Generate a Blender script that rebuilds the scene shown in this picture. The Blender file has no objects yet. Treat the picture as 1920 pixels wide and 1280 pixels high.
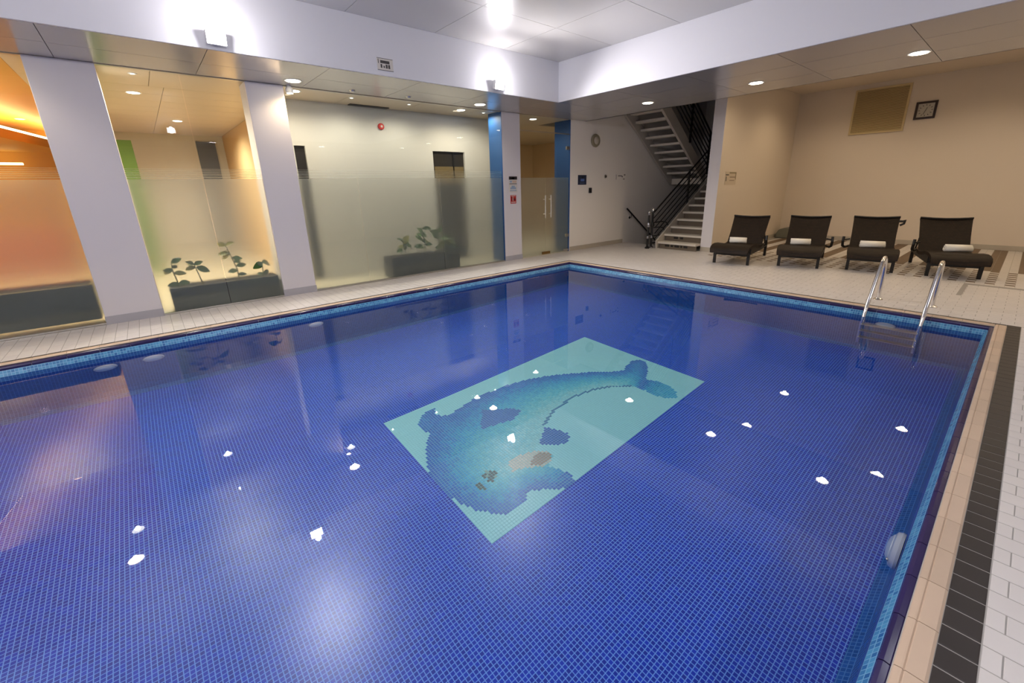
import bpy, math, random
from mathutils import Vector, Matrix

random.seed(7)
scene = bpy.context.scene
COL = scene.collection

# ------------------------------------------------------------------ camera
R_ = Vector((0.65141118, 0.758414, -0.02171809))
U_ = Vector((-0.21219395, 0.2095889, 0.95448741))
F_ = Vector((-0.72844848, 0.61715533, -0.29745942))
CAMPOS = Vector((0, 0, 1.5))
FPX, CX, CY = 795.98, 972.376, 599.856
cd = bpy.data.cameras.new('camera')
cd.sensor_fit = 'HORIZONTAL'
cd.sensor_width = 36.0
cd.lens = FPX / 1920 * 36.0
cd.shift_x = (960 - CX) / 1920
cd.shift_y = (CY - 640) / 1920
cd.clip_start = 0.02
cam = bpy.data.objects.new('camera', cd)
COL.objects.link(cam)
cam.matrix_world = Matrix(((R_.x, U_.x, -F_.x, 0), (R_.y, U_.y, -F_.y, 0), (R_.z, U_.z, -F_.z, 1.5), (0, 0, 0, 1)))
scene.camera = cam

# ------------------------------------------------------------------ world, exposure
w = bpy.data.worlds.new('world')
scene.world = w
w.use_nodes = True
w.node_tree.nodes['Background'].inputs[0].default_value = (0.9, 0.92, 1.0, 1)
w.node_tree.nodes['Background'].inputs[1].default_value = 0.02
scene.cycles.max_bounces = 7
scene.cycles.diffuse_bounces = 3
scene.cycles.glossy_bounces = 4
scene.cycles.transmission_bounces = 7
scene.view_settings.view_transform = 'Standard'
scene.view_settings.look = 'None'
scene.view_settings.gamma = 1
scene.view_settings.use_curve_mapping = False
scene.view_settings.exposure = -0.32

FLOOD_W = 310.0
SPILL_W = 18.0     # light spilling back over the beam and ceiling
#      # watts of each coffer floodlight
DOWN_W = 36.0       # watts of each downlight
GLOW = 30.0         # radiance of the lamp lenses
COOL = (1.0, 0.965, 1.0)
WARM = (1.0, 0.74, 0.43)
NEUTRAL = (1.0, 0.88, 0.72)


# ------------------------------------------------------------------ helpers
def s2l(c):
    return tuple(((v / 255.0) / 12.92) if v / 255.0 <= 0.04045 else ((v / 255.0 + 0.055) / 1.055) ** 2.4 for v in c)


def mat(name, rgb, rough=0.5, metal=0.0, spec=0.5, noise=None, bump=None, coat=0.0):
    m = bpy.data.materials.new(name)
    m.use_nodes = True
    nt = m.node_tree
    b = nt.nodes['Principled BSDF']
    col = s2l(rgb)
    b.inputs['Base Color'].default_value = (*col, 1)
    b.inputs['Roughness'].default_value = rough
    b.inputs['Metallic'].default_value = metal
    b.inputs['Specular IOR Level'].default_value = spec
    b.inputs['Coat Weight'].default_value = coat
    if noise:
        sc, amt = noise
        tc = nt.nodes.new('ShaderNodeNewGeometry')
        n = nt.nodes.new('ShaderNodeTexNoise')
        n.inputs['Scale'].default_value = sc
        n.inputs['Detail'].default_value = 4
        nt.links.new(tc.outputs['Position'], n.inputs['Vector'])
        r = nt.nodes.new('ShaderNodeMix')
        r.data_type = 'RGBA'
        r.inputs['A'].default_value = (*[max(0, v * (1 - amt)) for v in col], 1)
        r.inputs['B'].default_value = (*[min(1, v * (1 + amt)) for v in col], 1)
        nt.links.new(n.outputs['Fac'], r.inputs['Factor'])
        nt.links.new(r.outputs['Result'], b.inputs['Base Color'])
    if bump:
        sc, st = bump
        n2 = nt.nodes.new('ShaderNodeTexNoise')
        n2.inputs['Scale'].default_value = sc
        tc2 = nt.nodes.new('ShaderNodeTexCoord')
        nt.links.new(tc2.outputs['Object'], n2.inputs['Vector'])
        bp = nt.nodes.new('ShaderNodeBump')
        bp.inputs['Strength'].default_value = st
        bp.inputs['Distance'].default_value = 0.01
        nt.links.new(n2.outputs['Fac'], bp.inputs['Height'])
        nt.links.new(bp.outputs['Normal'], b.inputs['Normal'])
    return m


def emat(name, rgb, strength, sampled=False):
    m = bpy.data.materials.new(name)
    m.use_nodes = True
    nt = m.node_tree
    nt.nodes.clear()
    e = nt.nodes.new('ShaderNodeEmission')
    e.inputs[0].default_value = (*rgb, 1)
    e.inputs[1].default_value = strength
    o = nt.nodes.new('ShaderNodeOutputMaterial')
    nt.links.new(e.outputs[0], o.inputs[0])
    m.cycles.emission_sampling = 'AUTO' if sampled else 'NONE'   # lenses have a lamp of their own
    return m


class MB:
    def __init__(s):
        s.v, s.f = [], []

    def add(s, vs, fs):
        o = len(s.v)
        s.v += [tuple(v) for v in vs]
        s.f += [tuple(i + o for i in f) for f in fs]
        return s

    def box(s, a, b):
        x0, y0, z0 = a
        x1, y1, z1 = b
        return s.add([(x0, y0, z0), (x1, y0, z0), (x1, y1, z0), (x0, y1, z0), (x0, y0, z1), (x1, y0, z1), (x1, y1, z1), (x0, y1, z1)],
                     [(0, 3, 2, 1), (4, 5, 6, 7), (0, 1, 5, 4), (1, 2, 6, 5), (2, 3, 7, 6), (3, 0, 4, 7)])

    def quad(s, a, b, c, d):
        return s.add([a, b, c, d], [(0, 1, 2, 3)])

    def prism(s, prof, axis, t0, t1):
        """closed profile [(p,q)] extruded along axis ('x': (p,q)=(y,z); 'y': (x,z); 'z': (x,y))"""
        def P(p, q, t):
            return (t, p, q) if axis == 'x' else (p, t, q) if axis == 'y' else (p, q, t)
        n = len(prof)
        vs = [P(p, q, t0) for p, q in prof] + [P(p, q, t1) for p, q in prof]
        fs = [tuple(range(n))[::-1], tuple(range(n, 2 * n))]
        fs += [(i, (i + 1) % n, n + (i + 1) % n, n + i) for i in range(n)]
        return s.add(vs, fs)

    def tube(s, pts, r, n=10, rs=None, closed=False):
        pts = [Vector(p) for p in pts]
        m = len(pts)
        vs, fs = [], []
        up = Vector((0, 0, 1))
        prev = None
        for i, p in enumerate(pts):
            if closed:
                t = (pts[(i + 1) % m] - pts[i - 1]).normalized()
            else:
                t = (pts[min(i + 1, m - 1)] - pts[max(i - 1, 0)]).normalized()
            if prev is None:
                a = up if abs(t.z) < 0.9 else Vector((1, 0, 0))
                x = t.cross(a).normalized()
            else:
                x = (prev - t * prev.dot(t)).normalized()
            prev = x
            y = t.cross(x)
            rr = rs[i] if rs else r
            for k in range(n):
                an = 2 * math.pi * k / n
                vs.append(p + x * (rr * math.cos(an)) + y * (rr * math.sin(an)))
        L = m if closed else m - 1
        for i in range(L):
            for k in range(n):
                j = (i + 1) % m
                fs.append((i * n + k, i * n + (k + 1) % n, j * n + (k + 1) % n, j * n + k))
        if not closed:
            fs.append(tuple(range(n))[::-1])
            fs.append(tuple(range((m - 1) * n, m * n)))
        return s.add(vs, fs)

    def lathe(s, prof, c=(0, 0, 0), n=28, axis='z'):
        """prof [(r,h)] from bottom to top"""
        vs, fs = [], []
        for r, h in prof:
            for k in range(n):
                a = 2 * math.pi * k / n
                p = (r * math.cos(a), r * math.sin(a), h)
                if axis == 'x':
                    p = (p[2], p[0], p[1])
                elif axis == 'y':
                    p = (p[1], p[2], p[0])
                vs.append((p[0] + c[0], p[1] + c[1], p[2] + c[2]))
        m = len(prof)
        for i in range(m - 1):
            for k in range(n):
                fs.append((i * n + k, i * n + (k + 1) % n, (i + 1) * n + (k + 1) % n, (i + 1) * n + k))
        fs.append(tuple(range(n))[::-1])
        fs.append(tuple(range((m - 1) * n, m * n)))
        return s.add(vs, fs)

    def build(s, name, m, parent=None, smooth=False, bevel=0, loc=None):
        me = bpy.data.meshes.new(name)
        me.from_pydata(s.v, [], s.f)
        me.update()
        me.materials.append(m)
        if smooth:
            for p in me.polygons:
                p.use_smooth = True
            try:
                me.set_sharp_from_angle(angle=math.radians(40))
            except Exception:
                pass
        o = bpy.data.objects.new(name, me)
        COL.objects.link(o)
        if parent is not None:
            o.parent = parent
        if loc is not None:
            o.location = loc
        if bevel:
            b = o.modifiers.new('bevel', 'BEVEL')
            b.width = bevel
            b.segments = 2
            b.limit_method = 'ANGLE'
        return o


def empty(name, loc=(0, 0, 0), rz=0.0):
    o = bpy.data.objects.new(name, None)
    o.empty_display_size = 0.1
    COL.objects.link(o)
    o.location = loc
    o.rotation_euler = (0, 0, rz)
    return o


def tag(o, label=None, cat=None, group=None, kind=None):
    if label:
        o['label'] = label
    if cat:
        o['category'] = cat
    if group:
        o['group'] = group
    if kind:
        o['kind'] = kind
    return o


def struct(o, label=None):
    o['kind'] = 'structure'
    if label:
        o['label'] = label
    return o


def shared(name, me, parent, loc=(0, 0, 0), scale=None):
    o = bpy.data.objects.new(name, me)
    COL.objects.link(o)
    o.parent = parent
    o.location = loc
    if scale:
        o.scale = scale
    return o


def pix(p):
    d = Vector(p) - CAMPOS
    c = d.dot(F_)
    if c < 0.05:
        return None
    return CX + FPX * d.dot(R_) / c, CY - FPX * d.dot(U_) / c, c


# ------------------------------------------------------------------ key dimensions (metres)
ZS = 2.927                 # soffit height
ZC = 3.55                  # coffer ceiling height
XG = -7.10                 # glass wall / column faces
XB, YB = -5.83, 5.98       # beam faces round the coffer
XBR, YBN = -0.15, -5.0       # the other two beam faces
YE = 8.20                  # far edge of the soffit
YBK = 13.75                # back wall of the lounger alcove
XW = 3.6                   # right wall
YN = -6.5                  # near wall
ZA = 3.675                 # alcove ceiling
ZW = -0.0975               # water level
ZP = -1.38                 # pool floor
# pool: inner edges of the beige coping
EL, ER, EF, EN = -6.03, 0.0216, 6.545, -4.2
CW = 0.085                 # coping width

# ------------------------------------------------------------------ materials
M = {}
M['wall'] = mat('wall_paint', (238, 232, 225), 0.75, noise=(0.7, 0.015))
M['wall_cream'] = mat('wall_paint_cream', (222, 208, 190), 0.75, noise=(0.7, 0.015))
M['beam'] = mat('beam_paint', (226, 225, 230), 0.6)
M['column'] = mat('column_paint', (222, 217, 220), 0.6)
M['base'] = mat('skirting_grey', (176, 174, 180), 0.5, noise=(8, 0.05))
M['base_beige'] = mat('skirting_beige', (184, 174, 158), 0.5, noise=(8, 0.05))
M['soffit'] = mat('metal_ceiling_panel', (190, 185, 182), 0.22, metal=0.35)
M['soffit_gap'] = mat('metal_ceiling_joint', (70, 66, 62), 0.5)
M['coffer'] = mat('coffer_panel', (214, 210, 205), 0.22, metal=0.15)
M['dark_gap'] = mat('ceiling_joint', (95, 90, 85), 0.6)
M['grout'] = mat('deck_grout', (166, 161, 156), 0.8)
M['blue_paint'] = mat('blue_paint', (40, 84, 140), 0.5)
M['black'] = mat('black_metal', (16, 15, 17), 0.3)
M['blackplastic'] = mat('black_plastic', (20, 19, 20), 0.4)
M['steel'] = mat('stainless_steel', (226, 224, 222), 0.16, metal=1.0)
M['brushed'] = mat('brushed_steel', (200, 198, 192), 0.28, metal=1.0)
M['white'] = mat('white_plastic', (226, 226, 226), 0.35)
M['paper'] = mat('sign_white', (214, 208, 200), 0.5)
M['ink'] = mat('sign_ink', (70, 66, 64), 0.6)
M['navy'] = mat('sign_navy', (34, 42, 66), 0.5)
M['red'] = mat('sign_red', (196, 42, 36), 0.5)
M['paleblue'] = mat('sign_pale_blue', (150, 170, 196), 0.5)
M['terrazzo'] = mat('interior_floor', (206, 200, 184), 0.4)
M['towel'] = mat('towel_white', (238, 232, 220), 0.95, bump=(180, 0.5))
M['planter'] = mat('planter_charcoal', (34, 36, 42), 0.45, noise=(6, 0.12))
M['soil'] = mat('planter_soil', (36, 30, 24), 0.95, bump=(60, 1.0))
M['leaf'] = mat('leaf_green', (58, 96, 34), 0.5)
M['leaf2'] = mat('leaf_dark_green', (34, 70, 28), 0.5)
M['leaf3'] = mat('leaf_yellow_green', (120, 120, 50), 0.5)
M['stem'] = mat('plant_stem', (88, 96, 48), 0.6)
M['tread'] = mat('stair_tread', (214, 206, 194), 0.55, noise=(3, 0.03))
M['riser'] = mat('stair_riser', (104, 92, 78), 0.7)
M['stringer'] = mat('stair_stringer', (182, 174, 164), 0.6)
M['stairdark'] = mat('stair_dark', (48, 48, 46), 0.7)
M['handle'] = mat('satin_steel', (232, 228, 218), 0.4, metal=0.3)
M['chrome'] = mat('chrome', (150, 150, 156), 0.15, metal=1.0)


def deck_tile_mat(name, rgb, rough, var):
    m = mat(name, rgb, rough)
    nt = m.node_tree
    b = nt.nodes['Principled BSDF']
    g = nt.nodes.new('ShaderNodeNewGeometry')
    oi = nt.nodes.new('ShaderNodeObjectInfo')
    n = nt.nodes.new('ShaderNodeTexNoise')
    n.inputs['Scale'].default_value = 5.0
    n.inputs['Detail'].default_value = 3
    nt.links.new(g.outputs['Position'], n.inputs['Vector'])
    ad = nt.nodes.new('ShaderNodeMath')
    ad.operation = 'ADD'
    nt.links.new(g.outputs['Random Per Island'], ad.inputs[0])
    nt.links.new(oi.outputs['Random'], ad.inputs[1])
    fr = nt.nodes.new('ShaderNodeMath')
    fr.operation = 'FRACT'
    nt.links.new(ad.outputs[0], fr.inputs[0])
    mx = nt.nodes.new('ShaderNodeMix')
    mx.data_type = 'FLOAT'
    mx.inputs['Factor'].default_value = 0.5
    nt.links.new(fr.outputs[0], mx.inputs['A'])
    nt.links.new(n.outputs['Fac'], mx.inputs['B'])
    c = s2l(rgb)
    r = nt.nodes.new('ShaderNodeMix')
    r.data_type = 'RGBA'
    r.inputs['A'].default_value = (*[v * (1 - var) for v in c], 1)
    r.inputs['B'].default_value = (*[min(1, v * (1 + var)) for v in c], 1)
    nt.links.new(mx.outputs['Result'], r.inputs['Factor'])
    nt.links.new(r.outputs['Result'], b.inputs['Base Color'])
    return m


M['tile'] = deck_tile_mat('deck_tile_white', (210, 204, 201), 0.34, 0.05)
M['tile_black'] = deck_tile_mat('deck_tile_black', (46, 40, 38), 0.5, 0.12)
M['tile_brown'] = deck_tile_mat('deck_tile_brown', (112, 92, 72), 0.5, 0.10)
M['stone'] = deck_tile_mat('coping_stone_beige', (194, 170, 148), 0.45, 0.16)
M['lip'] = deck_tile_mat('edge_tile_violet', (46, 38, 82), 0.15, 0.25)


def mosaic(name, tile, grout, pitch, gw, axes, var=0.25, rough=0.25, second=None):
    """square glass mosaic laid on world axes; tile colour varies tile by tile"""
    m = bpy.data.materials.new(name)
    m.use_nodes = True
    nt = m.node_tree
    b = nt.nodes['Principled BSDF']
    b.inputs['Roughness'].default_value = rough
    g = nt.nodes.new('ShaderNodeNewGeometry')
    sp = nt.nodes.new('ShaderNodeSeparateXYZ')
    nt.links.new(g.outputs['Position'], sp.inputs[0])

    def math_(op, a, bb=None):
        n = nt.nodes.new('ShaderNodeMath')
        n.operation = op
        for i, v in enumerate((a, bb)):
            if v is None:
                continue
            if isinstance(v, (int, float)):
                n.inputs[i].default_value = v
            else:
                nt.links.new(v, n.inputs[i])
        return n.outputs[0]
    cells, masks = [], []
    for ax in axes:
        q = math_('DIVIDE', sp.outputs[ax], pitch)
        cells.append(math_('FLOOR', q))
        masks.append(math_('LESS_THAN', math_('FRACT', q), gw / pitch))
    mask = math_('MAXIMUM', masks[0], masks[1])
    cv = nt.nodes.new('ShaderNodeCombineXYZ')
    nt.links.new(cells[0], cv.inputs[0])
    nt.links.new(cells[1], cv.inputs[1])
    wn = nt.nodes.new('ShaderNodeTexWhiteNoise')
    wn.noise_dimensions = '2D'
    nt.links.new(cv.outputs[0], wn.inputs['Vector'])
    c = s2l(tile)
    c2 = s2l(second) if second else tuple(min(1, v * (1 + var)) for v in c)
    r = nt.nodes.new('ShaderNodeMix')
    r.data_type = 'RGBA'
    r.inputs['A'].default_value = (*[v * (1 - var) for v in c], 1)
    r.inputs['B'].default_value = (*c2, 1)
    nt.links.new(wn.outputs['Value'], r.inputs['Factor'])
    r2 = nt.nodes.new('ShaderNodeMix')
    r2.data_type = 'RGBA'
    nt.links.new(mask, r2.inputs['Factor'])
    nt.links.new(r.outputs['Result'], r2.inputs['A'])
    r2.inputs['B'].default_value = (*s2l(grout), 1)
    nt.links.new(r2.outputs['Result'], b.inputs['Base Color'])
    bp = nt.nodes.new('ShaderNodeBump')
    bp.inputs['Strength'].default_value = 0.3
    bp.inputs['Distance'].default_value = 0.002
    bp.invert = True
    nt.links.new(mask, bp.inputs['Height'])
    nt.links.new(bp.outputs['Normal'], b.inputs['Normal'])
    return m


TB, TG = (4, 50, 179), (104, 158, 234)
M['pool_floor'] = mosaic('pool_mosaic_floor', TB, TG, 0.025, 0.0048, ('X', 'Y'), 0.22)
M['pool_wx'] = mosaic('pool_mosaic_wall_along_y', (30, 92, 164), (84, 140, 200), 0.025, 0.0042, ('Y', 'Z'), 0.22)
M['pool_wy'] = mosaic('pool_mosaic_wall_along_x', (30, 92, 164), (84, 140, 200), 0.025, 0.0042, ('X', 'Z'), 0.22)
M['free_x'] = mosaic('freeboard_mosaic_along_y', (42, 106, 166), (116, 168, 200), 0.025, 0.0042, ('Y', 'Z'), 0.22, second=(80, 150, 188))
M['free_y'] = mosaic('freeboard_mosaic_along_x', (42, 106, 166), (116, 168, 200), 0.025, 0.0042, ('X', 'Z'), 0.22, second=(80, 150, 188))


def water_mat():
    m = bpy.data.materials.new('pool_water')
    m.use_nodes = True
    nt = m.node_tree
    nt.nodes.clear()
    g = nt.nodes.new('ShaderNodeBsdfGlass')
    g.inputs['Color'].default_value = (0.97, 0.99, 1.0, 1)
    g.inputs['Roughness'].default_value = 0.0
    g.inputs['IOR'].default_value = 1.333
    o = nt.nodes.new('ShaderNodeOutputMaterial')
    nt.links.new(g.outputs[0], o.inputs[0])
    return m


def pane_mat(name, tint=(0.93, 0.96, 0.95)):
    m = bpy.data.materials.new(name)
    m.use_nodes = True
    nt = m.node_tree
    nt.nodes.clear()
    t = nt.nodes.new('ShaderNodeBsdfTransparent')
    t.inputs[0].default_value = (*tint, 1)
    g = nt.nodes.new('ShaderNodeBsdfGlossy')
    g.inputs['Roughness'].default_value = 0.0
    fr = nt.nodes.new('ShaderNodeFresnel')
    fr.inputs['IOR'].default_value = 1.45
    mx = nt.nodes.new('ShaderNodeMixShader')
    gm = nt.nodes.new('ShaderNodeNewGeometry')      # reflect at the outer face only: thin pane
    iv = nt.nodes.new('ShaderNodeMath')
    iv.operation = 'SUBTRACT'
    iv.inputs[0].default_value = 1.0
    nt.links.new(gm.outputs['Backfacing'], iv.inputs[1])
    ml = nt.nodes.new('ShaderNodeMath')
    ml.operation = 'MULTIPLY'
    nt.links.new(fr.outputs[0], ml.inputs[0])
    nt.links.new(iv.outputs[0], ml.inputs[1])
    nt.links.new(ml.outputs[0], mx.inputs[0])
    nt.links.new(t.outputs[0], mx.inputs[1])
    nt.links.new(g.outputs[0], mx.inputs[2])
    o = nt.nodes.new('ShaderNodeOutputMaterial')
    nt.links.new(mx.outputs[0], o.inputs[0])
    return m


def film_mat(name, rough, diff):
    m = bpy.data.materials.new(name)
    m.use_nodes = True
    nt = m.node_tree
    nt.nodes.clear()
    g = nt.nodes.new('ShaderNodeBsdfGlass')
    g.inputs['Color'].default_value = (0.97, 0.97, 0.95, 1)
    g.inputs['Roughness'].default_value = rough
    g.inputs['IOR'].default_value = 1.25
    d = nt.nodes.new('ShaderNodeBsdfDiffuse')
    d.inputs[0].default_value = (0.86, 0.85, 0.80, 1)
    mx = nt.nodes.new('ShaderNodeMixShader')
    mx.inputs[0].default_value = diff
    nt.links.new(g.outputs[0], mx.inputs[1])
    nt.links.new(d.outputs[0], mx.inputs[2])
    o = nt.nodes.new('ShaderNodeOutputMaterial')
    nt.links.new(mx.outputs[0], o.inputs[0])
    return m


M['water'] = water_mat()
M['pane'] = pane_mat('clear_glass')
M['film'] = film_mat('frosted_film', 0.34, 0.10)


def wicker_mat(name, rgb):
    m = mat(name, rgb, 0.6, spec=.25)
    nt = m.node_tree
    b = nt.nodes['Principled BSDF']
    tc = nt.nodes.new('ShaderNodeTexCoord')
    br = nt.nodes.new('ShaderNodeTexBrick')
    br.inputs['Scale'].default_value = 14
    br.inputs['Mortar Size'].default_value = 0.03
    c = s2l(rgb)
    br.inputs['Color1'].default_value = (*[v * 1.35 for v in c], 1)
    br.inputs['Color2'].default_value = (*[v * 0.8 for v in c], 1)
    br.inputs['Mortar'].default_value = (*[v * 0.35 for v in c], 1)
    nt.links.new(tc.outputs['Object'], br.inputs['Vector'])
    nt.links.new(br.outputs['Color'], b.inputs['Base Color'])
    bp = nt.nodes.new('ShaderNodeBump')
    bp.inputs['Strength'].default_value = 0.6
    bp.inputs['Distance'].default_value = 0.004
    nt.links.new(br.outputs['Fac'], bp.inputs['Height'])
    bp.invert = True
    nt.links.new(bp.outputs['Normal'], b.inputs['Normal'])
    return m


M['wicker'] = wicker_mat('wicker_dark_brown', (34, 22, 12))
M['lframe'] = mat('lounger_frame', (18, 15, 14), 0.5)

# ================================================================== FLOOR
BLK = (ER + CW, ER + CW + 0.1)          # black tile strip on the right
DK = 0.05                               # dark strip on the other sides
LX0, LX1 = EL - CW, EL - CW - DK        # coping outer, dark strip outer (left)
FY0, FY1 = EF + CW + 0.01, EF + CW + 0.01 + DK + 0.005
NY0, NY1 = EN - CW, EN - CW - DK
ST_X0, ST_X1, ST_Y0 = -7.1, -5.95, 9.95   # stair opening (down flight)

fl = MB()
zt, zb = -0.0022, -0.25
fl.box((XG, YN, zb), (LX1, FY1, zt))
fl.box((LX1, YN, zb), (BLK[1], NY1, zt))
fl.box((BLK[1], YN, zb), (XW, FY1, zt))
fl.box((XG, FY1, zb), (XW, ST_Y0, zt))
fl.box((ST_X1, ST_Y0, zb), (XW, YBK, zt))
# bed under the coping
fl.box((LX1, NY1, zb), (EL - 0.0, FY1, zt))
fl.box((EL, EF, zb), (BLK[1], FY1, zt))
fl.box((ER, NY1, zb), (BLK[1], EF, zt))
fl.box((EL, NY1, zb), (ER, EN, zt))
floor = struct(fl.build('floor', M['grout']), 'pool deck paved with small white tiles')


def tile_mesh(name, a, b, m, t=0.009, c=0.0025):
    """tile a x b centred, top at z=0, chamfered top edge"""
    x, y = a / 2, b / 2
    v = [(-x, -y, -t), (x, -y, -t), (x, y, -t), (-x, y, -t), (-x, -y, -c * .5), (x, -y, -c * .5), (x, y, -c * .5), (-x, y, -c * .5),
         (-x + c, -y + c, 0), (x - c, -y + c, 0), (x - c, y - c, 0), (-x + c, y - c, 0)]
    f = [(0, 1, 5, 4), (1, 2, 6, 5), (2, 3, 7, 6), (3, 0, 4, 7), (4, 5, 9, 8), (5, 6, 10, 9), (6, 7, 11, 10), (7, 4, 8, 11), (8, 9, 10, 11)]
    me = bpy.data.meshes.new(name)
    me.from_pydata(v, [], f)
    me.materials.append(m)
    return me


PY, PX = 0.103, 0.2
J = 0.0045
tiles = []      # (x0,x1,y0,y1)


def lay(x0, x1, y0, y1, ox, oy=1.94):
    k0 = math.floor((y0 - oy) / PY)
    k = k0
    while oy + k * PY < y1 - 1e-6:
        a, b = max(y0, oy + k * PY), min(y1, oy + (k + 1) * PY)
        off = ox + (0 if k % 2 == 0 else PX / 2)
        i = math.floor((x0 - off) / PX)
        while off + i * PX < x1 - 1e-6:
            c, d = max(x0, off + i * PX), min(x1, off + (i + 1) * PX)
            if d - c > 0.02 and b - a > 0.02:
                tiles.append((c, d, a, b))
            i += 1
        k += 1


AX0, AY0 = -4.4, 9.1     # patterned part of the alcove floor
lay(BLK[1], XW, YN, FY1, 0.256)
lay(XG, LX1, YN, FY1, 0.256)
lay(LX1, BLK[1], YN, NY1, 0.256)
lay(XG, XW, FY1, AY0, 0.256)
lay(XG, AX0, AY0, ST_Y0, 0.256)
lay(ST_X1, AX0, ST_Y0, 9.66, 0.256)
lay(ST_X1, -4.8, 9.66, 9.72, 0.256)


def seen_size(x0, x1, y0, y1):
    p = pix(((x0 + x1) / 2, (y0 + y1) / 2, 0))
    if p is None or not (-60 < p[0] < 1980 and -60 < p[1] < 1340):
        return 0
    d = (Vector(((x0 + x1) / 2, (y0 + y1) / 2, 0)) - CAMPOS).length
    return (x1 - x0) * (y1 - y0) * 1.5 / d ** 3


tiles.sort(key=lambda t: -seen_size(*t))
full = tile_mesh('tile', PX - J, PY - J, M['tile'])


def tile_obj(name, me, base, t, parent):
    x0, x1, y0, y1 = t
    sx, sy = (x1 - x0 - J) / base[0], (y1 - y0 - J) / base[1]
    o = shared(name, me, parent, ((x0 + x1) / 2, (y0 + y1) / 2, 0))
    if abs(sx - 1) > 1e-3 or abs(sy - 1) > 1e-3:
        o.scale = (sx, sy, 1)


for t in tiles[:300]:
    tile_obj('tile', full, (PX - J, PY - J), t, floor)
field = MB()
for (x0, x1, y0, y1) in tiles[300:]:
    h = J / 2
    field.add([(x0 + h, y0 + h, -.007), (x1 - h, y0 + h, -.007), (x1 - h, y1 - h, -.007), (x0 + h, y1 - h, -.007),
               (x0 + h, y0 + h, 0), (x1 - h, y0 + h, 0), (x1 - h, y1 - h, 0), (x0 + h, y1 - h, 0)],
              [(4, 5, 6, 7), (0, 1, 5, 4), (1, 2, 6, 5), (2, 3, 7, 6), (3, 0, 4, 7)])
tag(field.build('tile_field', M['tile'], floor), kind='stuff')

# patterned alcove floor: small squares, dark ones in columns
fw_, fd_ = MB(), MB()
g = 0.1
ny = int((YBK - AY0) / g)
nx = int((XW - AX0) / g)
for i in range(nx):
    x0 = AX0 + i * g
    for j in range(ny):
        y0 = AY0 + j * g
        if y0 < 10.45:
            dark = (i % 2 == 0) and (j % 2 == 1)
        else:
            dark = (i % 4) in (1, 2)
        if x0 < -4.5 and y0 > 9.66:
            continue
        h = 0.002
        (fd_ if dark else fw_).add(
            [(x0 + h, y0 + h, -.007), (x0 + g - h, y0 + h, -.007), (x0 + g - h, y0 + g - h, -.007), (x0 + h, y0 + g - h, -.007),
             (x0 + h, y0 + h, 0), (x0 + g - h, y0 + h, 0), (x0 + g - h, y0 + g - h, 0), (x0 + h, y0 + g - h, 0)],
            [(4, 5, 6, 7), (0, 1, 5, 4), (1, 2, 6, 5), (2, 3, 7, 6), (3, 0, 4, 7)])
tag(fw_.build('alcove_white_tile_field', M['tile'], floor), kind='stuff')
tag(fd_.build('alcove_brown_tile_field', M['tile_brown'], floor), 'brown tile columns set in the white tiled alcove floor', kind='stuff')

# black strip on the near side of the pool, tile by tile
bme = tile_mesh('black_tile', 0.1 - J, PY - J, M['tile_black'])
k = math.floor((NY1 - 1.94) / PY)
while 1.94 + k * PY < FY0:
    y0, y1 = 1.94 + k * PY, min(FY0, 1.94 + (k + 1) * PY)
    if y1 - y0 > 0.02:
        tile_obj('black_tile', bme, (0.1 - J, PY - J), (BLK[0], BLK[1], y0, y1), floor)
    k += 1
ds = MB()


def dark_run(x0, x1, y0, y1):
    along_x = (x1 - x0) > (y1 - y0)
    L = (x1 - x0) if along_x else (y1 - y0)
    n = int(round(L / PY))
    for i in range(n):
        a, b = L * i / n + .0015, L * (i + 1) / n - .0015
        if along_x:
            ds.box((x0 + a, y0, -.007), (x0 + b, y1, -0.0005))
        else:
            ds.box((x0, y0 + a, -.007), (x1, y0 + b, -0.0005))


dark_run(LX1, LX0, NY1, FY1)
dark_run(LX0, BLK[1], FY0, FY1)
dark_run(LX0, BLK[0], NY1, NY0)
tag(ds.build('dark_border_tile_field', M['tile_black'], floor), kind='stuff')

# threshold strip in the deck near the alcove
th = MB()
th.box((-0.37, 8.95, -.006), (XW - .05, 9.05, 0.002)).box((-0.40, 8.05, -.006), (-0.35, 9.05, 0.0025))
th.build('threshold_strip', mat('threshold_grey', (150, 144, 140), 0.5), floor)

# ================================================================== POOL
LP = 0.245


def section(e, s):
    """pool edge section points (offset, z); s = -1 when the pool lies towards smaller coordinates"""
    return e + s * 0.035, e + s * 0.075


coping = struct(empty('coping_trim'), 'beige stone coping and violet edge tiles round the pool')


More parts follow.
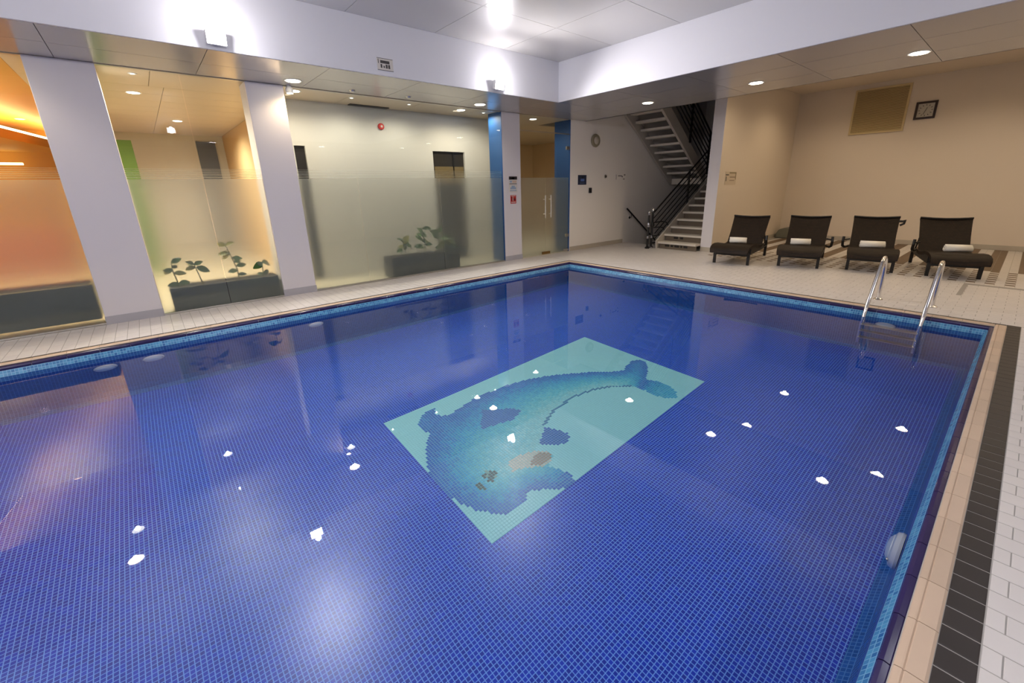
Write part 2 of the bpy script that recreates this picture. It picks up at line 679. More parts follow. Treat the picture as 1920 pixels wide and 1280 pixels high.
def run_pieces(p0, p1, axis, e, s):
    """coping stones + lip tiles along axis from p0 to p1, inner edge e, s = direction of the pool"""
    n = max(1, int(round((p1 - p0) / LP)))
    d = (p1 - p0) / n
    w = CW + (0.01 if axis == 'x' else 0)
    # stone profile (offset, z) : rounded nose
    pr = [(e - s * w, -.02), (e, -.02), (e, -.006), (e - s * .006, .002), (e - s * .02, .005), (e - s * .025, .0052), (e - s * .029, .0015), (e - s * .033, .0052), (e - s * (w - .008), .004), (e - s * w, 0.0)]
    li = [(e - s * .004, -.012), (e + s * .020, -.008), (e + s * .032, -.014), (e + s * .036, -.026), (e + s * .036, -.046), (e - s * .004, -.06)]
    if (s > 0) == (axis == 'x'):
        pr, li = pr[::-1], li[::-1]
    a = MB().prism(pr, axis, -d / 2 + .0015, d / 2 - .0015)
    me = bpy.data.meshes.new('coping_stone')
    me.from_pydata(a.v, [], a.f)
    me.materials.append(M['stone'])
    b = MB().prism(li, axis, -d / 2 + .0025, d / 2 - .0025)
    me2 = bpy.data.meshes.new('edge_tile')
    me2.from_pydata(b.v, [], b.f)
    me2.materials.append(M['lip'])
    for i in range(n):
        t = p0 + (i + .5) * d
        loc = (t, 0, 0) if axis == 'x' else (0, t, 0)
        shared('coping_stone', me, coping, loc)
        shared('edge_tile', me2, coping, loc)


run_pieces(EN - CW, EF + CW, 'y', ER, -1)
run_pieces(EN - CW, EF + CW, 'y', EL, 1)
run_pieces(EL, ER, 'x', EF, -1)
run_pieces(EL, ER, 'x', EN, 1)
gl = MB()
for (a, b) in (((EL - CW, EN - CW, -.2), (EL + .03, EF + CW, -.021)), ((ER - .03, EN - CW, -.2), (ER + CW, EF + CW, -.021)),
               ((EL, EF - .03, -.2), (ER, EF + CW, -.021)), ((EL, EN - CW, -.2), (ER, EN + .03, -.021))):
    gl.box(a, b)
gl.build('coping_bed', mat('lip_grout', (150, 140, 150), 0.7), coping)

pool = struct(empty('pool_basin_floor'), 'sunken pool lined with blue mosaic')
q = lambda e, s, o: e + s * o
PO = [(.034, -.04), (.064, -.1), (.075, -.60), (.09, -1.2), (.11, -1.32), (.16, ZP)]


def ring(o):
    return q(EL, 1, o), q(ER, -1, o), q(EN, 1, o), q(EF, -1, o)


def side(o1, z1, o2, z2, which):
    a, b = ring(o1), ring(o2)
    m = MB()
    if which == 'l':
        m.quad((a[0], a[2], z1), (a[0], a[3], z1), (b[0], b[3], z2), (b[0], b[2], z2))
    elif which == 'r':
        m.quad((a[1], a[3], z1), (a[1], a[2], z1), (b[1], b[2], z2), (b[1], b[3], z2))
    elif which == 'f':
        m.quad((a[0], a[3], z1), (a[1], a[3], z1), (b[1], b[3], z2), (b[0], b[3], z2))
    else:
        m.quad((a[1], a[2], z1), (a[0], a[2], z1), (b[0], b[2], z2), (b[1], b[2], z2))
    return m


for wch, nm in (('l', 'x'), ('r', 'x'), ('f', 'y'), ('n', 'y')):
    side(*PO[0], *PO[1], wch).build('freeboard_band', M['free_' + nm], pool)
    m = MB()
    for i in range(1, len(PO) - 1):
        s_ = side(*PO[i], *PO[i + 1], wch)
        m.add(s_.v, s_.f)
    m.build('basin_wall', M['pool_w' + nm], pool)
rg = ring(PO[-1][0])
MB().quad((rg[0], rg[2], ZP), (rg[1], rg[2], ZP), (rg[1], rg[3], ZP), (rg[0], rg[3], ZP)).build('basin_floor', M['pool_floor'], pool)
wr = ring(.0628)
water = MB().quad((wr[0], wr[2], ZW), (wr[1], wr[2], ZW), (wr[1], wr[3], ZW), (wr[0], wr[3], ZW)).build('pool_water', M['water'])
struct(water, 'still clear water filling the blue pool')
water.cycles.is_caustics_caster = True
water.data.polygons[0].use_smooth = True
for o_ in pool.children:
    o_.cycles.is_caustics_receiver = True

# ---------------------------------------------------------------- dolphin mosaic
BODY = [(-3.66, 1.907), (-3.652, 1.811), (-3.595, 1.701), (-3.509, 1.633), (-3.405, 1.618), (-3.319, 1.653), (-3.214, 1.562), (-3.082, 1.478), (-2.949, 1.412), (-2.834, 1.375), (-2.7, 1.36), (-2.581, 1.36), (-2.499, 1.389), (-2.385, 1.421), (-2.272, 1.469), (-2.176, 1.543), (-2.105, 1.618), (-2.09, 1.702), (-2.099, 1.788), (-2.124, 1.847), (-2.15, 1.875), (-2.131, 1.941), (-2.068, 2.01), (-2.002, 2.097), (-1.97, 2.176), (-1.971, 2.235), (-2.005, 2.261), (-2.082, 2.273), (-2.168, 2.246), (-2.24, 2.201), (-2.268, 2.24), (-2.299, 2.311), (-2.362, 2.333), (-2.416, 2.3), (-2.454, 2.241), (-2.481, 2.278), (-2.508, 2.345), (-2.395, 2.428), (-2.35, 2.534), (-2.375, 2.626), (-2.432, 2.647), (-2.53, 2.617), (-2.651, 2.552), (-2.683, 2.57), (-2.734, 2.673), (-2.784, 2.82), (-2.809, 3.141), (-2.758, 3.401), (-2.649, 3.603), (-2.5, 3.756), (-2.35, 3.792), (-2.198, 3.781), (-2.068, 3.83), (-2.018, 3.904), (-2.086, 3.994), (-2.2, 4.048), (-2.346, 4.05), (-2.462, 3.997), (-2.541, 4.136), (-2.634, 4.276), (-2.729, 4.357), (-2.8, 4.338), (-2.847, 4.243), (-2.815, 4.099), (-2.769, 3.998), (-2.808, 3.919), (-3.012, 3.703), (-3.215, 3.416), (-3.338, 3.216), (-3.432, 2.994), (-3.493, 2.753), (-3.507, 2.57), (-3.522, 2.368), (-3.5, 2.2), (-3.465, 2.056), (-3.446, 1.95), (-3.497, 1.867), (-3.565, 1.862)]
BELLY = [(-2.5, 3.756), (-2.649, 3.603), (-2.758, 3.401), (-2.809, 3.141), (-2.784, 2.82), (-2.683, 2.57), (-2.508, 2.345), (-2.454, 2.241), (-2.45, 2.1), (-2.45, 1.93)]
BELLY_LINE = BELLY[:6]
FLIP1 = [(-3.3, 2.27), (-3.239, 2.313), (-3.104, 2.514), (-3.021, 2.554), (-2.968, 2.49), (-2.954, 2.388), (-2.997, 2.225), (-3.04, 2.056), (-3.161, 2.156)]
FLIP2 = [(-2.508, 2.345), (-2.395, 2.428), (-2.35, 2.534), (-2.375, 2.626), (-2.432, 2.647), (-2.53, 2.617), (-2.651, 2.552)]
JAW = [(-2.52, 1.979), (-2.513, 2.131), (-2.461, 2.247), (-2.398, 2.331), (-2.327, 2.334), (-2.273, 2.268), (-2.285, 2.152), (-2.366, 2.046), (-2.41, 1.931)]
JAWB = [(-2.35, 2.099), (-2.41, 2.154), (-2.415, 2.276), (-2.362, 2.333), (-2.298, 2.294), (-2.294, 2.16)]
EYE = [(-2.53, 1.70), (-2.57, 1.78), (-2.52, 1.83), (-2.46, 1.81), (-2.43, 1.75), (-2.44, 1.69), (-2.48, 1.73)]
BROW = [(-2.51, 1.605), (-2.50, 1.645), (-2.41, 1.65), (-2.41, 1.615)]
BACK = BODY[5:27] + BODY[57:]      # dark edge: head front, beak underside, tail and back


def inside(p, poly):
    x, y = p
    c = False
    n = len(poly)
    for i in range(n):
        x1, y1 = poly[i]
        x2, y2 = poly[i - 1]
        if (y1 > y) != (y2 > y) and x < (x2 - x1) * (y - y1) / (y2 - y1) + x1:
            c = not c
    return c


def dpoly(p, line, closed=False):
    best = 9
    n = len(line)
    for i in range(n if closed else n - 1):
        a, b = line[i], line[(i + 1) % n]
        dx, dy = b[0] - a[0], b[1] - a[1]
        L = dx * dx + dy * dy or 1e-9
        t = max(0, min(1, ((p[0] - a[0]) * dx + (p[1] - a[1]) * dy) / L))
        best = min(best, math.hypot(p[0] - a[0] - t * dx, p[1] - a[1] - t * dy))
    return best


def ramp(t, stops):
    for (a, ca), (b, cb) in zip(stops, stops[1:]):
        if t <= b:
            k = max(0, min(1, (t - a) / (b - a)))
            return tuple(ca[i] + (cb[i] - ca[i]) * k for i in range(3))
    return stops[-1][1]


DOL = [(0, (38, 98, 188)), (.14, (44, 120, 196)), (.32, (50, 158, 204)), (.58, (92, 192, 208)), (.85, (142, 212, 214)), (1.0, (154, 218, 218))]
DX0, DX1, DY0, DY1 = -3.75, -1.975, 1.375, 4.4
mosaic_root = empty('dolphin_mosaic', (0, 0, ZP))
tag(mosaic_root, 'pale turquoise mosaic panel picturing a leaping blue dolphin on the pool floor', 'mosaic')
dm, bm_ = MB(), MB()
dcol, bcol = [], []
rnd = random.Random(3)
px0, py0 = math.floor(DX0 / .025), math.floor(DY0 / .025)
for i in range(px0, int(math.ceil(DX1 / .025))):
    for j in range(py0, int(math.ceil(DY1 / .025))):
        c = ((i + .5) * .025 + .002, (j + .5) * .025 + .002)
        x0, x1, y0, y1 = c[0] - .0107, c[0] + .0107, c[1] - .0107, c[1] + .0107
        vs = [(x0, y0, .001), (x1, y0, .001), (x1, y1, .001), (x0, y1, .001), (x0, y0, .004), (x1, y0, .004), (x1, y1, .004), (x0, y1, .004)]
        fs = [(4, 5, 6, 7), (0, 1, 5, 4), (1, 2, 6, 5), (2, 3, 7, 6), (3, 0, 4, 7)]
        on_line = dpoly(c, BELLY_LINE) < .0145
        if on_line or inside(c, BODY):
            if inside(c, FLIP1) or inside(c, FLIP2):
                rgb = (56, 104, 184)
            elif inside(c, EYE) or inside(c, BROW):
                rgb = (56, 82, 84) if rnd.random() < .8 else (120, 160, 150)
            elif inside(c, JAWB):
                rgb = (158, 142, 124)
            elif inside(c, JAW):
                rgb = (196, 202, 186)
            elif on_line:
                rgb = (64, 128, 170)
            else:
                d1, d2 = dpoly(c, BACK), dpoly(c, BELLY)
                t = d1 / (d1 + d2 + .03)
                rgb = ramp(t + rnd.uniform(-.09, .09), DOL)
            dm.add(vs, fs)
            k = rnd.uniform(.93, 1.07)
            dcol.append(tuple(min(1, v * k) for v in s2l(rgb)))
        else:
            bm_.add(vs, fs)
            k = rnd.uniform(.985, 1.015)
            bcol.append(tuple(v * k for v in s2l((156, 224, 226))))


def color_mat(name):
    m = mat(name, (200, 200, 200), 0.3)
    nt = m.node_tree
    a = nt.nodes.new('ShaderNodeVertexColor')
    a.layer_name = 'tile_colour'
    nt.links.new(a.outputs['Color'], nt.nodes['Principled BSDF'].inputs['Base Color'])
    return m


for mb_, cols, nm in ((dm, dcol, 'dolphin_tile_field'), (bm_, bcol, 'background_tile_field')):
    o = mb_.build(nm, color_mat(nm), mosaic_root)
    at = o.data.color_attributes.new('tile_colour', 'FLOAT_COLOR', 'CORNER')
    flat = []
    for c in cols:
        flat += [c[0], c[1], c[2], 1.0] * 20
    at.data.foreach_set('color', flat)
    o['kind'] = 'stuff'
bx0, bx1 = px0 * .025 + .002, math.ceil(DX1 / .025) * .025 + .002
by0, by1 = py0 * .025 + .002, math.ceil(DY1 / .025) * .025 + .002
MB().box((bx0, by0, -.002), (bx1, by1, .0022)).build('grout_bed', mat('mosaic_grout', (150, 218, 222), 0.6), mosaic_root)

for o_ in mosaic_root.children:
    o_.cycles.is_caustics_receiver = True

# ---------------------------------------------------------------- underwater wall lights
M['lampgrey'] = mat('pool_lamp_lens', (226, 232, 232), 0.3)


def receives(root):
    for c_ in root.children:
        c_.cycles.is_caustics_receiver = True


def pool_lamp(loc, axis, s, label, k_=1.0):
    r = empty('underwater_lamp', loc)
    tag(r, label, 'pool light', 'round underwater lamps in the pool wall')
    pr = [(.118 * k_, 0), (.122 * k_, .012), (.112 * k_, .03), (.095 * k_, .036)]
    pl = [(.094 * k_, .012), (.088 * k_, .04), (.06 * k_, .052), (.02 * k_, .056)]
    f = [(r_, h * s) for r_, h in pr]
    l = [(r_, h * s) for r_, h in pl]
    MB().lathe(f, axis=axis).build('rim', M['white'], r, True)
    MB().lathe(l, axis=axis).build('lens', M['lampgrey'], r, True)
    for k in (-1, 1):
        m = MB()
        c = (.034 * s, k * .1 * k_, 0) if axis == 'x' else (k * .1 * k_, .034 * s, 0)
        m.lathe([(.010, 0), (.010, .006 * s)], c, 10, axis)
        m.build('screw', M['brushed'], r)
    receives(r)
    return r


pool_lamp((ER - .074, 2.45, -.34), 'x', -1, 'white round underwater lamp close to the beige coping stones')
for yy, lb in ((-.64, 'underwater lamp under the deck edge below the orange-lit glass'), (-.25, 'underwater lamp in front of the widest white column'),
               (1.45, 'underwater lamp in front of the column with the warm spotlight')):
    pool_lamp((EL + .072, yy, -.46), 'x', 1, lb, .78)
pool_lamp((-.83, EF - .069, -.36), 'y', -1, 'underwater lamp between the rails of the pool ladder', .8)

# ================================================================== WALLS AND COLUMNS
st = MB().box((XG - .5, 7.68, -.3), (XG, ST_Y0, 5.4)).box((XG - .5, ST_Y0, -3), (XG, YBK, 5.4))
struct(st.build('wall_left', M['wall']), 'cream wall between the glass doors and the stairs')
struct(MB().box((XG - .5, 7.672, 0), (XG - .004, 7.68, ZS)).build('trim_1', M['blue_paint']), 'blue painted return beside the glass doors')
struct(MB().box((-4.8, 9.66, -.02), (-4.55, YBK, 5.4)).build('wall_stub', M['wall_cream']), 'wall end beside the stairs')
struct(MB().box((-4.802, 9.652, 0), (-4.548, 9.66, ZA)).build('trim_lit_end', M['column']), 'end face of the wall beside the stairs, lightened as if floodlit')  # paler sheet over the wall end: floodlight brightness put into its colour
struct(MB().box((-4.8, YBK, -.02), (XW + .3, YBK + .25, 4.2)).build('wall_back', M['wall_cream']), 'warm cream wall behind the loungers')
struct(MB().box((XG, YBK, -3), (-4.8, YBK + .25, 5.4)).build('wall_stairwell', M['wall']), 'back wall of the stairwell')
struct(MB().box((XW, YN, -.02), (XW + .25, YBK, 4.2)).build('wall_right', M['wall']))
struct(MB().box((XG, YN - .25, -.02), (XW + .25, YN, 4.2)).build('wall_near', M['wall']))
struct(MB().box((XG, 7.69, 0), (XG + .012, 9.80, .1)).build('baseboard_left', M['base_beige']))
struct(MB().box((-4.548, YBK - .014, 0), (XW, YBK, .1)).build('baseboard_back', M['base_beige']))
struct(MB().box((-4.55, 9.66, 0), (-4.537, YBK - .014, .1)).box((-4.8, 9.648, 0), (-4.55, 9.66, .1)).build('baseboard_stub', M['base_beige']))

cols = [((-.625, -.071), .45, 'widest white column, beside the orange-lit glass'), ((1.37, 1.832), .40, 'white column with a warm spotlight at its top'),
        ((5.692, 6.166), .42, 'white column carrying three small signs beside the glass doors')]
for (a, b), dep, lb in cols:
    c = MB().box((XG - dep, a, -.01), (XG, b, ZS)).build('column', M['column'], bevel=.006)
    struct(c, lb)
    MB().box((XG - .02, a - .004, 0), (XG + .008, b + .004, .1)).build('skirting', M['base'], c)
MB().box((XG - .42, 5.684, 0), (XG - .004, 5.692, ZS)).build('blue_return', M['blue_paint'], bpy.data.objects['column.002'])

# ================================================================== CEILINGS
struct(MB().box((XB - .03, YBN, ZS - .0), (XB, YB, ZC + .05)).build('beam_left', M['beam']), 'white drop beam along the glass wall side')
struct(MB().box((XB - .03, YB, ZS - .0), (XBR, YB + .03, ZC + .05)).build('beam_far', M['beam']), 'white drop beam across the far end of the pool')
struct(MB().box((XBR, YBN, ZS), (XBR + .03, YB + .03, ZC + .05)).build('beam_right', M['beam']))
struct(MB().box((XB - .03, YBN - .03, ZS), (XBR + .03, YBN, ZC + .05)).build('beam_near', M['beam']))


def panels(root, x0, x1, y0, y1, dx, dy, z, m, gap=.006, th=.02, name='ceiling_panel'):
    nx, ny = max(1, round((x1 - x0) / dx)), max(1, round((y1 - y0) / dy))
    ax, ay = (x1 - x0) / nx, (y1 - y0) / ny
    b = MB().box((-ax / 2 + gap / 2, -ay / 2 + gap / 2, 0), (ax / 2 - gap / 2, ay / 2 - gap / 2, th))
    me = bpy.data.meshes.new(name)
    me.from_pydata(b.v, [], b.f)
    me.materials.append(m)
    for i in range(nx):
        for j in range(ny):
            shared(name, me, root, (x0 + (i + .5) * ax, y0 + (j + .5) * ay, z))


sof = struct(MB().box((XG - .02, YN, ZS + .021), (XB - .03, YE, ZS + .09)).box((XB - .03, YB + .03, ZS + .021), (XW, YE, ZS + .09))
             .box((XBR + .03, YN, ZS + .021), (XW, YB + .03, ZS + .09)).box((XB - .03, YN, ZS + .021), (XBR + .03, YBN - .03, ZS + .09))
             .build('ceiling_soffit', M['soffit_gap']), 'low ceiling of glossy grey metal panels round the pool')
panels(sof, XG, XB - .03, YN, YE, .62, 1.23, ZS, M['soffit'])
panels(sof, XB - .03, XW, YB + .03, YE, 1.23, .75, ZS, M['soffit'])
panels(sof, XBR + .03, XW, YN, YB + .03, 1, 1.23, ZS, M['soffit'])
panels(sof, XB - .03, XBR + .03, YN, YBN - .03, 1.23, .75, ZS, M['soffit'])
cof = struct(MB().box((XB - .03, YBN - .03, ZC + .021), (XBR + .03, YB + .03, ZC + .1)).build('ceiling_coffer', M['dark_gap']), 'raised ceiling of wide pale panels over the pool')
panels(cof, XB, XBR, YBN, YB, 1.22, 1.22, ZC, M['coffer'])
struct(MB().box((-4.8, YE - .05, ZA), (XW + .1, YBK + .1, ZA + .1)).build('ceiling_alcove', M['wall_cream']))
struct(MB().box((-4.8, YE - .03, ZS), (XW, YE, ZA)).build('trim_2', M['wall_cream']))
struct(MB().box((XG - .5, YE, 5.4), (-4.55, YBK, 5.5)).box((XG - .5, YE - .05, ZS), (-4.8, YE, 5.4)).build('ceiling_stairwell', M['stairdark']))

# ================================================================== LIGHT FITTINGS
M['em_down'] = emat('downlight_glow', (1.0, .86, .62), GLOW)
M['em_downw'] = emat('alcove_downlight_glow', (1, .8, .52), GLOW)
M['em_flood'] = emat('floodlight_glow', COOL, GLOW * 2)
M['em_tiny'] = emat('lobby_fill_spot_glow', NEUTRAL, 6.0)
M['em_int'] = emat('lobby_downlight_glow', NEUTRAL, GLOW * .6)


def disc_face(r, z, n=28):
    return MB().add([(r * math.cos(2 * math.pi * k / n), r * math.sin(2 * math.pi * k / n), z) for k in range(n)], [tuple(range(n))[::-1]])


def lamp(name, kind, parent, loc, watts, color, size, spot=None, target=None):
    l = bpy.data.lights.new(name, kind)
    l.energy = watts
    l.color = color
    l.shadow_soft_size = size
    if spot:
        l.spot_size = math.radians(spot)
        l.spot_blend = .7
    l.cycles.is_caustics_light = True
    o = bpy.data.objects.new(name, l)
    COL.objects.link(o)
    o.parent = parent
    o.location = loc
    if target is not None:
        o.rotation_euler = Vector(target).to_track_quat('-Z', 'Y').to_euler()
    return o


def downlight(x, y, z, em, label, r=.085, group='recessed round downlights', watts=None, color=(1, .84, .62), spot=140):
    o = empty('downlight', (x, y, z))
    tag(o, label, 'ceiling light', group)
    MB().lathe([(r, -.001), (r + .022, -.006), (r + .026, -.001), (r + .026, .004)][::-1], n=28).build('trim_ring', M['white'], o, True)
    disc_face(r, -.008).build('lens', em, o)
    lamp('downlight_lamp', 'SPOT', o, (0, 0, -.03), DOWN_W if watts is None else watts, color, min(.05, r * .45), spot)
    return o


for x, y, lb in ((-4.95, 7.40, 'glowing downlight in the far soffit nearest the stairs'), (-3.08, 7.40, 'glowing downlight in the far soffit, middle of three'),
                 (-1.25, 7.40, 'glowing downlight in the far soffit above the last loungers'), (.6, 7.4, 'downlight in the far soffit past the loungers'),
                 (-6.76, -1.04, 'downlight in the side soffit before the orange-lit glass'), (-6.76, 1.88, 'glowing downlight beside the column with the spotlight'),
                 (-6.76, 4.94, 'glowing downlight in the side soffit near the signed column')):
    downlight(x, y, ZS, M['em_down'], lb, watts=20.0 if x < -6 else DOWN_W)
for x, y, lb in ((1.3, 4.9, 'cool fill downlight added above the deck on the ladder side'), (1.3, 1.9, 'cool fill downlight added above the black tile strip'), (1.3, -1.1, 'cool fill downlight added over the near deck')):
    downlight(x, y, ZS, M['em_flood'], lb, .085, 'cool fill downlights added over the near deck', 66, (.88, .93, 1.0))  # out of view, added to cool and brighten the near deck
for x, y, lb in ((-3.2, 9.55, 'warm downlight over the first loungers'), (-.82, 9.55, 'warm downlight over the last loungers'),
                 (-3.2, 11.9, 'warm downlight by the louvred vent'), (-.82, 11.9, 'warm downlight by the square clock'), (1.6, 9.5, 'warm alcove downlight past the loungers'),
                 (1.6, 11.9, 'warm alcove downlight by the back wall, past the clock')):
    downlight(x, y, ZA, M['em_downw'], lb, .1, 'warm alcove downlights', 72, (1.0, .78, .50), 150)


def floodlight(x, y, s, label, z=3.02, watts=None):
    """box floodlight on the beam face; s=+1 faces +x"""
    o = empty('floodlight', (x, y, z))
    o.rotation_euler = (0, 0, 0 if s > 0 else math.pi)
    tag(o, label, 'floodlight', 'white floodlights on the coffer beams')
    MB().box((0, -.03, -.03), (.05, .03, .03)).build('bracket', M['white'], o)
    t = math.radians(-14)     # lens leans down towards the water
    def T(u, v, d):           # u across, v up the lens, d out of the lens
        return (.075 + d * math.cos(t) - v * math.sin(t), u, v * math.cos(t) + d * math.sin(t))
    def bx(u0, u1, v0, v1, d0, d1):
        c = [T(u, v, d) for d in (d0, d1) for v in (v0, v1) for u in (u0, u1)]
        return MB().add(c, [(0, 2, 3, 1), (4, 5, 7, 6), (0, 1, 5, 4), (1, 3, 7, 5), (3, 2, 6, 7), (2, 0, 4, 6)])
    bx(-.085, .085, -.06, .06, -.03, .03).build('housing', M['white'], o)
    m = bx(-.08, .08, -.055, .055, .0305, .034)
    m.build('lens', M['em_flood'], o)
    lamp('floodlight_lamp', 'SPOT', o, T(0, 0, .06), FLOOD_W if watts is None else watts, COOL, .05, 172, (1, 0, -.75))
    lamp('floodlight_spill', 'POINT', o, T(0, .05, .09), SPILL_W, COOL, .04)
    return o


floodlight(XB, 4.58, 1, 'glaring white floodlight on the beam above the glass doors')
floodlight(XB, .93, 1, 'glaring white floodlight on the beam above the two middle columns')
floodlight(XB, -2.72, 1, 'white floodlight added out of view on the beam above the near glass')  # out of view, added to help light the room
for yy, lb in ((.93, 'unseen floodlight added on the opposite beam above the camera'), (-2.72, 'unseen floodlight added on the opposite beam, near end')):
    floodlight(XBR, yy, -1, lb, watts=195.0)  # unseen pair added for lighting from the other side

# small warm spotlight beside column
o = empty('spotlight', (XG + .03, 1.90, ZS))
tag(o, 'small warm spotlight on the soffit beside the white column', 'spotlight')
MB().lathe([(.03, -.02), (.03, 0)]).build('base', M['white'], o, True)
MB().lathe([(.045, -.10), (.05, -.05), (.03, -.02)]).build('shade', M['white'], o, True)
disc_face(.04, -.102).build('lens', M['em_down'], o)
sl = bpy.data.lights.new('spotlight_lamp', 'SPOT')
sl.energy = 14
sl.color = (1, .72, .36)
sl.spot_size = math.radians(100)
sl.spot_blend = .8
sl.shadow_soft_size = .03
so = bpy.data.objects.new('spotlight_lamp', sl)
COL.objects.link(so)
so.parent = o
so.location = (.10, .02, -.11)
so.rotation_euler = (0, math.radians(12), math.radians(250))
so.rotation_euler = Vector((-.12, -.25, -.5)).to_track_quat('-Z', 'Y').to_euler()

# ================================================================== GLASS WALL
FT = 1.70      # frosting top


def glass_bay(n, y0, y1, joints, label):
    w_ = struct(empty('window_%d' % n), label)
    ys = [y0] + joints + [y1]
    xg = XG - .035
    for a, b in zip(ys, ys[1:]):
        g0, g1 = a + .003, b - .003
        p = MB().box((xg - .006, g0, .02), (xg + .006, g1, ZS - .005)).build('pane', M['pane'], w_)
        MB().box((xg - .011, g0, .02), (xg - .007, g1, FT)).build('frosted_film', M['film'], p)
        for k in range(6):
            z = FT + .012 + k * .021
            MB().box((xg - .010, g0, z), (xg - .007, g1, z + .0105 - .0012 * k)).build('film_stripe', M['film'], p)
    MB().box((xg - .025, y0, 0), (xg + .025, y1, .022)).build('bottom_channel', M['brushed'], w_)
    MB().box((xg - .025, y0, ZS - .01), (xg + .025, y1, ZS)).build('top_channel', M['brushed'], w_)


glass_bay(1, YN, -.625, [-5.2, -3.9, -2.6, -1.75], 'orange-lit frosted glass bay')
glass_bay(2, -.071, 1.37, [.68], 'frosted glass bay between the two nearer columns')
glass_bay(3, 1.832, 5.692, [2.72, 4.22], 'wide frosted glass bay with a planter behind it')

# double glass door
dr = struct(empty('door_1'), 'frosted double glass door with long steel pull handles')
xg = XG - .035
for a, b, hy in ((6.17, 6.925, 6.855), (6.931, 7.68, 7.03)):
    p = MB().box((xg - .006, a, .012), (xg + .006, b, 2.62)).build('leaf', M['pane'], dr)
    MB().box((xg - .011, a, .012), (xg - .007, b, FT)).build('frosted_film', M['film'], p)
    h = MB().tube([(XG + .03, hy, .84), (XG + .03, hy, 1.325)], .011, 12)
    for z in (.92, 1.24):
        h.tube([(xg, hy, z), (XG + .03, hy, z)], .007, 8)
    h.build('pull_handle', M['handle'], p, True)
    mid = b if hy < 6.9 else a
    s = -1 if hy < 6.9 else 1
    lo, hi = sorted((mid, mid + s * .12))
    MB().box((xg - .018, lo, .012), (xg + .018, hi, .07)).build('lock_patch', mat('brass_patch', (150, 118, 70), 0.35, 0.8), p)
    edge = a if hy < 6.9 else b
    lo, hi = sorted((edge, edge - s * .16 * -1 if hy < 6.9 else edge - .16))
    MB().box((xg - .018, lo, .012), (xg + .018, hi, .065)).build('floor_hinge', M['brushed'], p)
    for z in ((.35, 2.3) if hy > 6.9 else ()):
        MB().box((xg - .02, edge - .10, z), (xg + .02, edge, z + .07)).build('hinge', M['brushed'], p)
MB().box((xg - .006, 6.17, 2.63), (xg + .006, 7.68, ZS - .005)).build('overpanel', M['pane'], dr)
MB().box((xg - .012, 6.17, 2.615), (xg + .012, 7.68, 2.635)).build('head_rail', M['brushed'], dr)

# ================================================================== ROOMS BEHIND THE GLASS
XI = -8.05
M['int_wall'] = mat('lobby_wall', (206, 201, 194), 0.7)
M['int_warm'] = mat('lobby_wall_warm', (214, 184, 140), 0.7)
M['int_orange'] = mat('restaurant_wall', (218, 160, 76), 0.7)
M['int_red'] = mat('restaurant_banquette', (150, 78, 44), 0.7)
M['int_ceil'] = mat('lobby_ceiling', (206, 190, 168), 0.35)
M['int_ceil_o'] = mat('restaurant_ceiling', (214, 160, 78), 0.5)
M['int_dark'] = mat('dark_door', (44, 40, 36), 0.25)
M['int_door'] = mat('grey_blue_door', (92, 98, 112), 0.5)
M['int_green'] = mat('green_panel', (84, 116, 32), 0.6)
struct(MB().box((-17, -9, -.05), (XG, 7.68, -.008)).box((-17, 7.68, -.05), (XG - .5, 11, -.008)).build('floor_lobby', M['terrazzo']))
MB_ = MB
# wall close behind the third bay, with two dark doorways
wc = MB()
zt_ = 2.24
wc.box((XI - .12, 1.95, 0), (XI, 2.09, ZS)).box((XI - .12, 2.09, zt_), (XI, 2.26, ZS)).box((XI - .12, 2.26, 0), (XI, 4.66, ZS))
wc.box((XI - .12, 4.66, zt_), (XI, 5.42, ZS)).box((XI - .12, 5.42, 0), (XI, 6.30, ZS))
struct(wc.build('wall_lobby', M['int_wall']), 'pale lobby wall behind the glass')
d2 = struct(MB().box((XI - .10, 4.66, 0), (XI - .05, 5.42, zt_)).build('door_2', M['int_dark']), 'dark doorway seen through the glass')
MB().box((XI - .05, 5.14, .0), (XI - .035, 5.17, zt_)).build('door_stile', M['blackplastic'], d2)
MB().box((XI - .05, 4.70, 1.62), (XI - .035, 5.40, 1.95)).build('door_glass', mat('door_pane', (120, 102, 70), .1), d2)
struct(MB().box((XI - .10, 2.09, 0), (XI - .05, 2.26, zt_)).build('door_3', M['int_dark']), 'narrow dark doorway just past the column')
struct(MB().box((-17, 1.95, 0), (XI - .12, 2.07, ZS)).build('wall_corridor', M['int_warm']))
d4 = struct(MB().box((-14.0, 1.36, 0), (-13.96, 1.76, 2.78)).build('door_4', M['int_door']), 'grey-blue door down the corridor')
struct(MB().box((-14.2, -.9, 0), (-14, 1.95, ZS)).build('wall_corridor_end', M['int_wall']))
gp = MB().box((-11.05, -.55, 0), (-10.95, .1, 2.48)).build('green_panel', M['int_green'])
tag(gp, 'tall green panel standing in the corridor behind the column', 'panel')
struct(MB().box((-17, -9, 0), (-16.8, -.9, 3.4)).build('wall_restaurant', M['int_orange']), 'orange-lit far wall behind the near glass')
struct(MB().box((-14.2, -.9, 0), (-11.2, -.8, 3.4)).build('wall_restaurant_side', M['int_orange']))
struct(MB().box((-17, -9.1, 0), (XG, -9, 3.4)).build('wall_restaurant_near', M['int_orange']))
struct(MB().box((-13.0, 11, 0), (XG - .5, 11.2, 3.4)).box((-12.2, 6.3, 0), (-12, 11, 3.4)).box((-12.2, 6.2, 0), (XI - .12, 6.3, 3.4)).build('wall_foyer', M['int_warm']))
